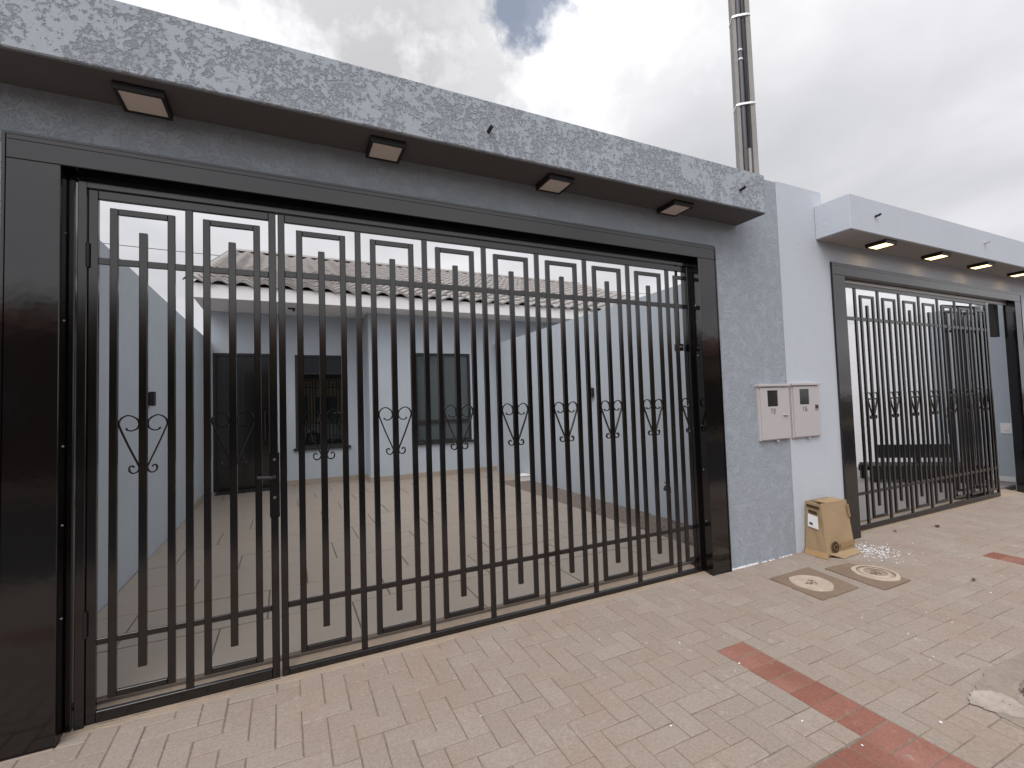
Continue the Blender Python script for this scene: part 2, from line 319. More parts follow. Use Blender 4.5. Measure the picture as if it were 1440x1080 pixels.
def paver_mesh(name, lx, ly, m, jit=0.0):
    g = 0.0022; c = 0.004; d = 0.03
    x, y = lx/2-g, ly/2-g
    v = [(-x, -y, -d), (x, -y, -d), (x, y, -d), (-x, y, -d), (-x, -y, -c), (x, -y, -c), (x, y, -c), (-x, y, -c)]
    v += [(-x+c, -y+c, 0), (x-c, -y+c, 0), (x-c, y-c, 0), (-x+c, y-c, 0)]
    f = [(a, (a+1) % 4, 4+(a+1) % 4, 4+a) for a in range(4)]+[(4+a, 4+(a+1) % 4, 8+(a+1) % 4, 8+a) for a in range(4)]+[(8, 9, 10, 11)]
    return v, f
pm = {}
for key, (lx, ly) in {'h': (2*A, A), 'v': (A, 2*A)}.items():
    for r_ in (False, True): pm[key, r_] = (mesh_data('paver', *paver_mesh('paver', lx, ly, None), 'paver_red' if r_ else 'paver'), paver_mesh('p', lx, ly, None))
plist = []
X0, Y0 = 2.295, -0.900
for i in range(-66, 100):
    for j in range(-22, 10):
        m_ = (i+j) % 4
        x, y = X0+i*A, Y0+j*A
        if m_ == 0: cx, cy, key = x+A, y+A/2, 'h'
        elif m_ == 2: cx, cy, key = x+A/2, y+A, 'v'
        else: continue
        if cy > 0.07 or cy < -3.3 or cx < -5 or cx > 13: continue
        if bed(cx, cy): continue
        cells = [(cx-A/2, cy), (cx+A/2, cy)] if key == 'h' else [(cx, cy-A/2), (cx, cy+A/2)]
        rd = [is_red(*c_) for c_ in cells]
        if any(rd):
            continue
        plist.append((cx, cy, key, False))
for x0 in (2.295, 5.655):                    # red bands towards the street, one paver wide
    k = 0
    while Y0-(k+1)*A > -3.3:
        plist.append((x0+A, Y0-(k+0.5)*A, 'h', True)); k += 1
for k in range(37): plist.append((2.295-(k+0.5)*A, -1.69-A, 'v', True))
# fill half gaps left beside the red bands with cut pavers
half = {'c': (A, A)}
pm['c', False] = (mesh_data('paver', *paver_mesh('paver', A, A, None), 'paver'), paver_mesh('p', A, A, None))
for i in range(-66, 100):
    for j in range(-22, 10):
        m_ = (i+j) % 4; x, y = X0+(i+.5)*A, Y0+(j+.5)*A
        if is_red(x, y) or y > 0.07 or y < -3.25 or x < -5 or x > 13 or bed(x, y): continue
        n = {0: (x+A, y), 1: (x-A, y), 2: (x, y+A), 3: (x, y-A)}[m_]
        if is_red(*n): plist.append((x, y, 'c', False))
def dist2(p): return (p[0]-0.0)**2+(p[1]+2.985)**2
def in_view(p):
    d = Vector((p[0], p[1]+2.985, gz(p[1])-1.55)); z = d.dot(fw)
    if z < 0.3: return False
    return abs(d.dot(rr)/z*662.76) < 735 and abs(d.dot(uu)/z*662.76) < 555
plist.sort(key=lambda p: (not in_view(p), dist2(p)))
rx = math.atan(0.03); rest = MB(); rest_red = MB()
for n, (x, y, key, rd) in enumerate(plist):
    dz = random.uniform(-0.0016, 0.0016); tx, ty = random.gauss(0, 0.004), random.gauss(0, 0.004); rz = random.gauss(0, 0.004)
    if n < 300:
        p = link('paver', pm[key, rd][0], sidewalk, (x+random.gauss(0, .0006), y+random.gauss(0, .0006), gz(y)+dz), (rx+tx, ty, rz))
    else:
        v, f = pm[key, rd][1]
        (rest_red if rd else rest).add([(x+a, y+b, gz(y+b)+dz+c+ty*a) for a, b, c in v], f)
tag(rest.build('paver_field', 'paver', sidewalk), kind='stuff')
tag(rest_red.build('red_paver_field', 'paver_red', sidewalk), kind='stuff')
# mortar strip under the gates and along the wall foot
mb = MB()
for x0, x1 in ((-0.955, 3.19), (5.30, 9.35)):
    n = 60; v = []; f = []
    for k in range(n+1):
        x = x0+(x1-x0)*k/n; j = random.uniform(-0.012, 0.012)
        v += [(x, -0.055+j, gz(-0.06)-0.01), (x, -0.04+j*0.6, 0.079), (x, 0.02, 0.088), (x, 0.17, 0.105)]
    for k in range(n):
        for q in range(3): f.append((k*4+q, (k+1)*4+q, (k+1)*4+q+1, k*4+q+1))
    mb.add(v, f)
tag(mb.build('threshold_mortar', 'mortar'), kind='structure')
mb = MB()
for k in range(70):
    x = 3.40+0.84*k/70; h = random.uniform(0.003, 0.013)*(1.0 if x < 3.75 else 0.6)
    if random.random() < (0.85 if x < 3.75 else 0.35): mb.box(x, x+random.uniform(0.008, 0.02), -0.083-random.uniform(0.002, 0.014), -0.07, 0.06, gz(-.1)+h, 0.002)
tag(mb.build('lime_crumbs', 'foam'), 'white lime crumbs along the foot of the grey wall pier', 'mortar crumbs', kind='stuff')
# grit bed with a mortar rim at the lower right
mb = MB()
pts = [(3.02, -1.80), (3.22, -1.735), (3.5, -1.715), (4.0, -1.74), (5.5, -1.76), (5.5, -1.9), (3.7, -1.87), (3.42, -1.84), (3.24, -1.88), (3.16, -2.05), (3.1, -2.4), (3.1, -2.9), (2.98, -2.9), (2.98, -2.3), (2.98, -2.0)]
def ragged(P, n_, amp):
    out = []
    for (a, b), (c, d) in zip(P, P[1:]+P[:1]):
        for k in range(n_): out.append((a+(c-a)*k/n_+random.uniform(-amp, amp), b+(d-b)*k/n_+random.uniform(-amp, amp)))
    return out
pts = ragged(pts, 6, 0.008); n = len(pts)
v = [(x, y, gz(y)-0.01) for x, y in pts]+[(x, y, gz(y)+0.0045) for x, y in pts]
mb.add(v, [tuple(range(n, 2*n))]+[(i, (i+1) % n, n+(i+1) % n, n+i) for i in range(n)])
tag(mb.build('bed_rim', 'bedmortar'), kind='structure')
P_ = ragged([(2.985, -1.80), (3.06, -1.775), (3.13, -1.765), (3.20, -1.80), (3.22, -1.86), (3.17, -1.93), (3.10, -1.99), (3.04, -1.93), (3.0, -1.87)], 5, 0.010); n = len(P_)
tag(MB().add([(x, y, gz(y)+0.0055) for x, y in P_], [tuple(range(n))]).build('lime_patch', 'lime'), kind='structure')
def stones(mb, area, count, smin, smax, zf):
    for _ in range(count):
        x, y = area(); r_ = random.uniform(smin, smax); z = zf(y); q = [random.uniform(0.6, 1.2)*r_ for _ in range(6)]
        a = random.uniform(0, 6.28); ca, sa = math.cos(a), math.sin(a)
        V = [(q[0], 0, 0), (0, q[1], 0), (-q[2], 0, 0), (0, -q[3], 0), (0, 0, q[4]*0.8), (0, 0, -q[5]*0.8)]
        mb.add([(x+ca*b-sa*c, y+sa*b+ca*c, z+d+r_*0.2) for b, c, d in V], [(0, 1, 4), (1, 2, 4), (2, 3, 4), (3, 0, 4), (1, 0, 5), (2, 1, 5), (3, 2, 5), (0, 3, 5)])
mb = MB(); stones(mb, lambda: (random.uniform(3.13, 5.4), random.uniform(-2.9, -1.86)), 9000, 0.006, 0.014, lambda y: gz(y)-0.006)
tag(mb.build('dark_grit', 'gravel_dk'), 'dark grit filling the planting bed in the pavement', 'grit', kind='stuff')

# ================================================================== OWN FRONT WALL
WY = -0.08
root = empty('front_wall', (1.2, WY, 0), 'mottled grey front wall with deep overhang, framing the large black gate', 'wall')
O = (1.2, WY, 0)
mb = MB(O); mb.prism_xz([(-7.0, 0), (-1.138, 0), (-1.138, 2.868), (3.385, 2.868), (3.385, 0), (4.29, 0), (4.29, 3.617), (-7.0, 3.617)], WY, 0.10); mb.build('wall_body', 'wall_mid', root)
mb = MB(O); mb.box(-7.0, 3.722, -0.372, WY-0.001, 3.115, 3.447, 0.006); can = mb.build('canopy', 'wall', root)
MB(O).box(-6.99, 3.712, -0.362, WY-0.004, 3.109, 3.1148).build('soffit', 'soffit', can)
def drain(x, y, z, par, org):
    m_ = MB(org); m_.tube([(x, y+0.01, z), (x, y-0.035, z+0.004), (x+0.004, y-0.05, z+0.012)], 0.012, 8); m_.build('drain_spout', 'blackmatt' if x != 7.62 else 'meter', par)
drain(1.15, -0.372, 3.245, can, O); drain(3.41, -0.372, 3.262, can, O)
# side walls of the front yard
r_ = MB((-1.35, 3.5, 0)).box(-1.44, -1.258, 0.10, 7.3, 0, 2.895).build('side_wall', 'wall_fine', None, (-1.35, 3.5, 0)); tag(r_, 'tall blue-grey yard wall on the left behind the pedestrian gate', 'wall')
r_ = MB((4.22, 3.5, 0)).box(4.15, 4.285, 0.10, 6.60, 0, 2.885).build('side_wall', 'wall_fine', None, (4.22, 3.5, 0)); tag(r_, 'tall blue-grey yard wall beside the gravel strip', 'wall')
# yard floor
yf = MB(); yf.box(-1.258, 3.56, 0.15, 7.12, 0.05, 0.118); yard = yf.build('yard_floor', 'grout'); tag(yard, kind='structure')
yd = 0.175; row = 0
tile_cache = {}
while yd < 6.95:
    y1 = min(yd+0.59, 7.11); off = [-0.41, -0.13, -0.69][row % 3]-0.84*2; x = off
    if row % 3 == 1: x = -0.13-1.68
    while x < 3.55:
        a, b = max(x, -1.255), min(x+0.84, 3.545)
        if b-a > 0.03 and not (yd > 6.5 and a > 1.46):
            key = (round(b-a, 3), round(y1-yd, 3))
            if key not in tile_cache:
                m_ = MB(); m_.box(-(b-a)/2+0.005, (b-a)/2-0.005, -(y1-yd)/2+0.005, (y1-yd)/2-0.005, -0.01, 0.0, 0.002); tile_cache[key] = mesh_data('floor_tile', m_.v, m_.f, 'tile')
            link('floor_tile', tile_cache[key], yard, ((a+b)/2, (yd+y1)/2, 0.126+random.uniform(-.001, .001)), (random.gauss(0, .0015), random.gauss(0, .0015), 0))
        x += 0.84
    yd += 0.59; row += 1
# gravel strip
tag(MB().box(3.56, 4.15, 0.15, 5.15, 0.03, 0.10).build('strip_bed', 'soil'), kind='structure')
mb = MB(); stones(mb, lambda: (random.uniform(3.57, 4.14), random.uniform(0.18, 5.14)), 9000, 0.010, 0.024, lambda y: 0.105)
tag(mb.build('gravel_strip', 'gravel'), 'brown gravel strip along the foot of the right yard wall', 'gravel', kind='stuff')
tag(MB().box(3.56, 4.15, 5.15, 6.53, 0.05, 0.126).build('back_slab', 'tile'), kind='structure')

# ================================================================== HOUSE
HY1, HY2, HX = 7.12, 6.53, 1.475
hroot = empty('house', (2, 8, 0.12), 'low grey house with pale wavy tile roof and white eaves behind the gate', 'house'); HO = (2, 8, 0.12)
DOOR = (-1.20, -0.248, 0.126, 2.672); WIN1 = (0.165, 1.137, 0.835, 2.66); WIN2 = (2.385, 3.585, 0.835, 2.672)
MB(HO).wall_y(-1.258, HX, 0.12, 3.46, HY1, HY1+0.16, [DOOR, WIN1]).build('wall', 'wall_fine', hroot)
MB(HO).wall_y(HX, 10.2, 0.12, 3.46, HY2, HY2+0.16, [WIN2]).build('wall', 'wall_fine', hroot)
MB(HO).box(HX, HX+0.15, HY2+0.16, HY1, 0.12, 3.46).build('return_wall', 'wall_fine', hroot)
for x in (-1.33, 10.25): MB(HO).prism_yz([(HY1+0.16, 0.12), (19.2, 0.12), (19.2, 3.60), (12.6, 6.0), (HY1+.16, 3.92)], x, x+0.15).build('gable_wall', 'wall_fine', hroot)
MB(HO).box(-1.33, 10.4, 19.2, 19.35, 0.12, 3.6).build('rear_wall', 'wall_fine', hroot)
# baseboards
def bboard(*b): MB(HO).box(*b).build('baseboard', 'tile', hroot)
bboard(DOOR[1], HX, HY1-0.014, HY1, 0.126, 0.226); bboard(HX-0.014, HX, HY2-0.014, HY1-0.014, 0.126, 0.226); bboard(HX, 4.15, HY2-0.014, HY2, 0.126, 0.226)
bboard(-1.258, -1.244, 5.25, HY1, 0.126, 0.228)
# eaves
MB(HO).box(-1.33, 10.4, 5.945, HY1, 3.444, 3.462).build('soffit', 'white', hroot)
MB(HO).box(-1.335, 10.405, 5.915, 5.945, 3.43, 3.66, 0.004).build('fascia_board', 'white', hroot)
# door
d = MB(HO).box(DOOR[0]+0.05, DOOR[1]-0.05, HY1+0.06, HY1+0.10, DOOR[2], DOOR[3]-0.05).build('door', 'doormat', hroot)
m_ = MB(HO); m_.box(DOOR[0], DOOR[0]+0.05, HY1+0.01, HY1+0.13, DOOR[2], DOOR[3]); m_.box(DOOR[1]-0.05, DOOR[1], HY1+0.01, HY1+0.13, DOOR[2], DOOR[3]); m_.box(DOOR[0]+.05, DOOR[1]-.05, HY1+0.01, HY1+0.13, DOOR[3]-0.05, DOOR[3]); m_.build('door_frame', 'blackmatt', d)
m_ = MB(HO); m_.tube([(-0.36, HY1+0.055, 1.0), (-0.36, HY1-0.0, 1.02), (-0.36, HY1-0.0, 1.55), (-0.36, HY1+0.055, 1.57)], 0.016, 8); m_.build('pull_handle', 'blackmatt', d)
for xx in (-0.98, -0.72, -0.48): MB(HO).box(xx-0.006, xx+0.006, HY1+0.052, HY1+0.0605, DOOR[2]+0.02, DOOR[3]-0.07).build('panel_bead', 'blackmatt', d)
MB(HO).box(DOOR[0]+0.06, DOOR[1]+0.02, HY1-0.36, HY1-0.04, 0.128, 0.142, 0.004).build('door_sill', 'blackmatt', d)
def window(w_, yw, parent, rails, mull, gl='glass'):
    x0, x1, z0, z1 = w_; fr = MB(HO); t = 0.045
    fr.box(x0, x0+t, yw+0.01, yw+0.09, z0, z1); fr.box(x1-t, x1, yw+0.01, yw+0.09, z0, z1); fr.box(x0+t, x1-t, yw+0.01, yw+0.09, z1-t, z1); fr.box(x0+t, x1-t, yw+0.01, yw+0.09, z0, z0+t)
    for zr, th in rails: fr.box(x0+t, x1-t, yw+0.015, yw+0.08, zr-th/2, zr+th/2)
    for xm in mull: fr.box(xm-0.022, xm+0.022, yw+0.017, yw+0.078, z0+t, z1-t)
    f_ = fr.build('window', 'blackmatt', parent)
    xs = [x0+t]+list(mull)+[x1-t]; zs = [z0+t]+[r[0] for r in rails]+[z1-t]
    for a, b in zip(xs, xs[1:]):
        for c, e in zip(zs, zs[1:]): MB(HO).box(a, b, yw+0.045+random.uniform(0, .004), yw+0.055, c, e).build('pane', gl, f_)
    MB(HO).box(x0-0.04, x1+0.04, yw-0.05, yw+0.01, z0-0.045, z0, 0.004).build('sill', 'blackmatt', f_)
window(WIN1, HY1, hroot, [(2.30, 0.05)], [])
window(WIN2, HY2, hroot, [(1.25, 0.07)], [2.985], 'glass2')
# roof: every tile a moulded S-profile piece
SL = 0.38; RX = math.atan(SL); EY, EZ = 5.88, 3.665
roof = MB(HO).add([(-1.33, EY+0.05, EZ), (10.4, EY+0.05, EZ), (10.4, 12.6, EZ+SL*(12.6-EY-.05)), (-1.33, 12.6, EZ+SL*(12.6-EY-.05)), (-1.33, 19.4, EZ), (10.4, 19.4, EZ)], [(0, 1, 2, 3), (3, 2, 5, 4)]).build('roof', 'rooftile', hroot)
TW, TL = 0.325, 0.335
def roof_tile():
    v = []; f = []; n = 10
    for yy, lift in ((0.0, 0.044), (TL+0.04, 0.0)):
        for k in range(n+1):
            u = k/n; x = (u-0.5)*TW*1.0; h = 0.032*math.sin(2*math.pi*u)
            v.append((x, yy, h+lift+0.004))
    for k in range(n+1): v.append((v[k][0], 0.0, v[k][2]-0.030))
    f += [(k, k+1, n+2+k, n+1+k) for k in range(n)]+[(2*(n+1)+k, 2*(n+1)+k+1, k+1, k) for k in range(n)]
    return v, f
tv, tf = roof_tile(); tme = mesh_data('roof_tile', tv, tf, 'rooftile', True)
# keep the front lip crisp
for p in tme.polygons: p.use_smooth = p.index < 10
far = MB(); rows = int((12.6-EY)*math.sqrt(1+SL*SL)/TL); cols = int((10.4+1.36)/TW)+1
rel = lambda x, y, z: (x-HO[0], y-HO[1], z-HO[2])
cr, sr = math.cos(RX), math.sin(RX)
for r_ in range(rows+1):
    for c_ in range(cols):
        x = -1.36+TW*(c_+0.5); s_ = r_*TL; y = EY+s_*cr-0.02; z = EZ+s_*sr-0.008+random.uniform(-.003, .003)
        if x > 10.45: continue
        if r_ < 9 and c_ < 33: link('roof_tile', tme, roof, rel(x, y, z), (RX+random.gauss(0, .006), random.gauss(0, .008), 0))
        else: far.add([(x+a, y+b*cr-c*sr, z+b*sr+c*cr) for a, b, c in [(p[0], p[1], p[2]) for p in tv]], tf)
tag(far.build('roof_tile_field', 'rooftile', roof, tuple(-c for c in HO), True), kind='stuff')
zr = EZ+SL*(12.6-EY)
m_ = MB()
for k in range(9): pass
rv = []; rf = []
for yy, s_ in ((0, 1.0), (0.42, 0.9)):
    for k in range(7):
        a = math.pi*k/6; rv.append((yy, -math.cos(a)*0.12*s_, math.sin(a)*0.09*s_))
rf = [(k, k+1, 8+k, 7+k) for k in range(6)]
rme = mesh_data('ridge_cap', rv, rf, 'rooftile', True)
x = -1.38
while x < 10.4: link('ridge_cap', rme, roof, rel(x, 12.6, zr+0.03)); x += 0.385
for gx in (-1.345, 10.42):                     # verge caps down both gable edges
    s_ = 0.05
    while s_ < rows*TL: link('verge_cap', rme, roof, rel(gx, EY+s_*cr, EZ+s_*sr+0.005), (0, -RX, math.pi/2)); s_ += 0.385

# ================================================================== YARD FITTINGS
def sconce(x, y, z, s, label):
    t = empty('wall_light', (x, y, z), label, 'wall light', 'black yard wall lights'); o_ = (x, y, z)
    m_ = MB(o_); m_.box(min(x, x+s*0.012), max(x, x+s*0.012), y-0.035, y+0.035, z-0.06, z+0.06, 0.002); m_.build('back_plate', 'blackmatt', t)
    a, b = sorted((x+s*0.012, x+s*0.055)); m_ = MB(o_); m_.box(a, b, y-0.040, y+0.040, z-0.072, z+0.072, 0.004); m_.build('housing', 'blackmatt', t)
    m_ = MB(o_); m_.box(a+0.012, b-0.012, y-0.033, y+0.033, z-0.079, z-0.0752); m_.build('lens', 'diff_off', t)
sconce(-1.258, 2.93, 1.727, 1, 'small black box light on the left yard wall'); sconce(4.15, 2.86, 1.693, -1, 'small black box light on the right yard wall')
t = empty('garden_tap', (4.02, 1.24, 0.10), 'black garden tap on a brown standpipe in the gravel', 'tap'); o_ = (4.02, 1.24, 0.10)
MB(o_).tube([(4.02, 1.24, 0.08), (4.02, 1.24, 0.50)], 0.018, 10).build('standpipe', 'mortar', t)
m_ = MB(o_); m_.tube([(4.02, 1.24, 0.46), (4.02, 1.24, 0.53), (4.0, 1.22, 0.545), (3.93, 1.20, 0.545), (3.91, 1.195, 0.51)], [0.022, 0.022, 0.02, 0.018, 0.016], 10); m_.build('spout', 'blackmatt', t)
m_ = MB(o_); m_.tube([(3.975, 1.215, 0.55), (3.975, 1.215, 0.585)], 0.01, 8); m_.box(3.935, 4.015, 1.205, 1.225, 0.585, 0.597, 0.003); m_.build('handle', 'blackmatt', t)
t = empty('floor_box', (4.03, 5.05, 0.11), 'small white plastic box on the far end of the gravel strip', 'box'); o_ = (4.03, 5.05, 0.11)
MB(o_).box(3.93, 4.13, 4.93, 5.17, 0.11, 0.20, 0.008).build('body', 'white', t); MB(o_).box(3.92, 4.14, 4.92, 5.18, 0.2005, 0.225, 0.006).build('lid', 'white', t)
t = empty('eave_spot', (0.12, 6.45, 3.444), 'small black spotlight under the white eave above the door window', 'spotlight'); o_ = (0.12, 6.45, 3.444)
MB(o_).box(0.05, 0.17, 6.42, 6.48, 3.422, 3.4435, 0.003).build('base', 'blackmatt', t); MB(o_).tube([(0.145, 6.45, 3.421), (0.150, 6.43, 3.395)], 0.022, 10).build('barrel', 'blackmatt', t)

# ================================================================== GATE PORTAL AND GATES
def portal(x0, x1, xi0, xi1, z0, z1, ztop, label, two_posts):
    o_ = ((x0+x1)/2, -0.1, 0.07); t = empty('gate_portal', o_, label, 'gate frame')
    yb = 0.03
    def face(name, a, b, c, d): MB(o_).box(a, b, -0.1, yb, c, d, 0.003).build(name, 'black', t)
    face('jamb', x0, xi0, 0.06, z0); face('jamb', xi1, x1, 0.06, z0); face('header', x0, x1, z0, ztop)
    MB(o_).box(x0-0.012, x0, -0.104, WY+0.001, 0.06, ztop+0.012).build('edge_trim', 'black', t); MB(o_).box(x1, x1+0.012, -0.104, WY+0.001, 0.06, ztop+0.012).build('edge_trim', 'black', t)
    MB(o_).box(x0, x1, -0.104, WY+0.001, ztop, ztop+0.012).build('edge_trim', 'black', t)
    MB(o_).box(x0+0.004, x1-0.004, -0.1035, -0.1, ztop-0.022, ztop-0.002).build('cover_strip', 'black', t)
    return t, o_
pt, po = portal(-1.145, 3.39, -0.953, 3.19, 2.757, 0, 2.868, 'wide glossy black portal around the nearest gate', True)
for a, b in ((-0.95, -0.926), (-0.917, -0.880)): MB(po).box(a, b, -0.012, 0.03, 0.07, 2.731, 0.003).build('hinge_post', 'blackbar', pt)
MB(po).box(-0.917, 3.19, -0.010, 0.03, 2.6975, 2.731, 0.003).build('top_track', 'blackbar', pt)
MB(po).box(-0.917, -0.036, -0.012, 0.03, 0.048, 0.084, 0.003).build('threshold_bar', 'blackbar', pt)
MB(po).box(-0.953, 3.19, 0.002, 0.028, 2.7315, 2.7565).build('header_back', 'blackmatt', pt)
MB(po).box(-0.950, -0.893, -0.016, 0.03, 2.735, 2.755, 0.002).build('post_cap', 'blackbar', pt)
MB(po).box(3.215-0.055, 3.19, 0.035, 0.075, 0.08, 2.74).build('guide_post', 'blackbar', pt)
MB(po).tube([(3.09, 0.06, 2.02), (3.09, 0.06, 2.73)], 0.012, 6).build('guide_rod', 'blackbar', pt)
MB(po).box(3.06, 3.13, 0.045, 0.09, 1.97, 2.03, 0.004).build('guide_bracket', 'blackbar', pt); MB(po).tube([(3.095, 0.030, 2.0), (3.095, 0.048, 2.0)], 0.013, 8).build('bolt', 'steel', pt)
for zz_ in (0.62, 1.05, 1.42, 2.02, 2.45):
    MB(po).tube([(-0.9525, -0.04, zz_), (-0.949, -0.04, zz_)], 0.005, 6).build('screw', 'steel', pt); MB(po).tube([(3.1895, -0.05, zz_-.1), (3.186, -0.05, zz_-.1)], 0.005, 6).build('screw', 'steel', pt)

HEART = [(-.070, 1.494), (-.066, 1.484), (-.047, 1.479), (-.026, 1.490), (-.018, 1.512), (-.028, 1.540), (-.060, 1.557), (-.088, 1.545), (-.100, 1.518), (-.094, 1.490), (-.060, 1.400), (-.022, 1.308), (-.017, 1.286), (-.026, 1.269), (-.042, 1.265), (-.056, 1.276), (-.056, 1.295), (-.046, 1.303), (-.037, 1.293)]
def spline(P, n=6):
    out = []
    for i in range(len(P)-1):
        p0, p1, p2, p3 = [P[min(max(j, 0), len(P)-1)] for j in (i-1, i, i+1, i+2)]
        for k in range(n):
            t = k/n; out.append(tuple(0.5*((2*b)+(-a+c)*t+(2*a-5*b+4*c-d)*t*t+(-a+3*b-3*c+d)*t**3) for a, b, c, d in zip(p0, p1, p2, p3)))
    return out+[P[-1]]
HS = spline(HEART)
def make_scroll():
    d = {}
    for s_ in (-1, 1):
        m_ = MB(); m_.tube([(-s_*x*-1, 0.012, z) for x, z in HS], 0, flat=(0.016, 0.006)); d[s_] = mesh_data('scroll', m_.v, m_.f, 'blackbar')
    return d
SCR = make_scroll()
def gate(name, label, x0, x1, zb, zt, st, divs, centres, hw, loopz, cbz, rails, partial=None, group=None, bw=0.035):
    """bar gate built round its own base point (x0, 0, zb)"""
    o_ = (x0, 0, zb); t = empty(name, o_, label, 'gate', group)
    def bar(nm, a, b, c, d, e, f, ch=0.0025): return MB(o_).box(a, b, c, d, e, f, ch).build(nm, 'blackbar', t)
    bar('stile', x0, x0+st, 0, 0.026, zb, zt); bar('stile', x1-st, x1, 0, 0.026, zb, zt)
    bar('top_rail', x0+st, x1-st, 0.0, 0.026, zt-0.042, zt); bar('bottom_rail', x0+st, x1-st, 0.0, 0.026, zb, zb+0.054)
    for x in divs: bar('divider_bar', x-bw/2, x+bw/2, 0.0, 0.020, zb+0.054, zt-0.042)
    for c, d in rails: bar('cross_rail', x0+st, x1-st, 0.0035, 0.0175, c, d)
    cme = {}
    for x in centres:
        m_ = MB((x, 0, 0)); h = hw; b = 0.034
        for a in (x-h, x+h-b): m_.box(a, a+b, -0.002, 0.0185, loopz[0], loopz[1], 0.0025)
        for z in (loopz[0], loopz[1]-b*0.9): m_.box(x-h+b, x+h-b, -0.001, 0.0178, z, z+b*0.9, 0.0025)
        if 'l' not in cme:
            cme['l'] = mesh_data('loop_bar', [(a, b_, c) for a, b_, c in m_.v], m_.f, 'blackbar')
            m2 = MB(); m2.box(-0.018, 0.018, -0.002, 0.0185, cbz[0], cbz[1], 0.0025); cme['c'] = mesh_data('centre_bar', m2.v, m2.f, 'blackbar')
        link('loop_bar', cme['l'], t, (x-o_[0], 0, -zb)); link('centre_bar', cme['c'], t, (x-o_[0], 0, -zb))
        for s_ in (-1, 1): link('scroll', SCR[s_], t, (x-o_[0], 0, -zb+(0.0)))
    if partial:
        a = partial; e = x1-st
        bar('loop_bar', a, a+0.034, -0.002, 0.0185, loopz[0], loopz[1]); bar('loop_bar', a+0.034, e, -0.001, 0.0178, loopz[1]-0.031, loopz[1]); bar('loop_bar', a+0.034, e, -0.001, 0.0178, loopz[0], loopz[0]+0.031)
        link('scroll', SCR[1], t, (a+0.137-o_[0], 0, -zb)); link('scroll', SCR[-1], t, (a+0.137-o_[0], 0, -zb))
    return t, o_
LOOPZ, CBZ, RLS = (0.189, 2.612), (0.306, 2.500), [(0.452, 0.484), (2.330, 2.366)]
def ped_gate(label, x0, dx=0.0):
    t, o_ = gate('pedestrian_gate', label, -0.878+dx, -0.043+dx, 0.086, 2.694, 0.038, [-0.4595+dx], [-0.6576+dx, -0.26+dx], 0.137, LOOPZ, CBZ, [(0.450, 0.480), (2.320, 2.354)])
    MB(o_).box(-0.086+dx, -0.036+dx, -0.012, 0.05, 0.965, 1.322, 0.003).build('lock_plate', 'blackbar', t)
    for z in (1.286, 1.076): MB(o_).tube([(-0.061+dx, -0.018, z), (-0.061+dx, -0.011, z)], 0.008, 10).build('bolt', 'steel', t)
    m_ = MB(o_); m_.tube([(-0.062+dx, -0.012, 1.19), (-0.062+dx, -0.05, 1.19), (-0.075+dx, -0.056, 1.19), (-0.145+dx, -0.056, 1.196)], 0.011, 8); m_.build('lever_handle', 'blackmatt', t)
    for z in (0.5, 2.3): MB(o_).tube([(-0.8785+dx, -0.008, z), (-0.8785+dx, -0.008, z+0.12)], 0.009, 8).build('hinge', 'blackmatt', t)
    return t
ped_gate('black bar pedestrian gate with lock plate and two scroll hearts, left of the wide gate', 0)
gate('vehicle_gate', 'wide black bar gate with nested rectangles and scroll hearts, nearest the camera', -0.033, 3.19, 0.066, 2.693, 0.036, [0.41+0.42*k for k in range(7)], [0.2001+0.4199*k for k in range(7)], 0.137, LOOPZ, CBZ, RLS, partial=3.002)

# ================================================================== METER BOXES
def digit_geo(ch, x, z, w_, h):
    t = w_*0.24
    seg = {'7': [((0, 1), (1, 1)), ((1, 1), (0.35, 0))], '2': [((0, 1), (1, 1)), ((1, 1), (1, .5)), ((1, .5), (0, .5)), ((0, .5), (0, 0)), ((0, 0), (1, 0))], '1': [((.5, 1), (.5, 0)), ((.2, .8), (.5, 1))], '6': [((1, 1), (0, 1)), ((0, 1), (0, 0)), ((0, 0), (1, 0)), ((1, 0), (1, .5)), ((1, .5), (0, .5))]}[ch]
    out = []
    for (a, b), (c, d) in seg:
        p = Vector((x+a*w_, 0, z+b*h)); q = Vector((x+c*w_, 0, z+d*h)); dd = (q-p).normalized(); nn = Vector((-dd.z, 0, dd.x))*t/2; p -= dd*t/2; q += dd*t/2
        out.append([p-nn, q-nn, q+nn, p+nn])
    return out
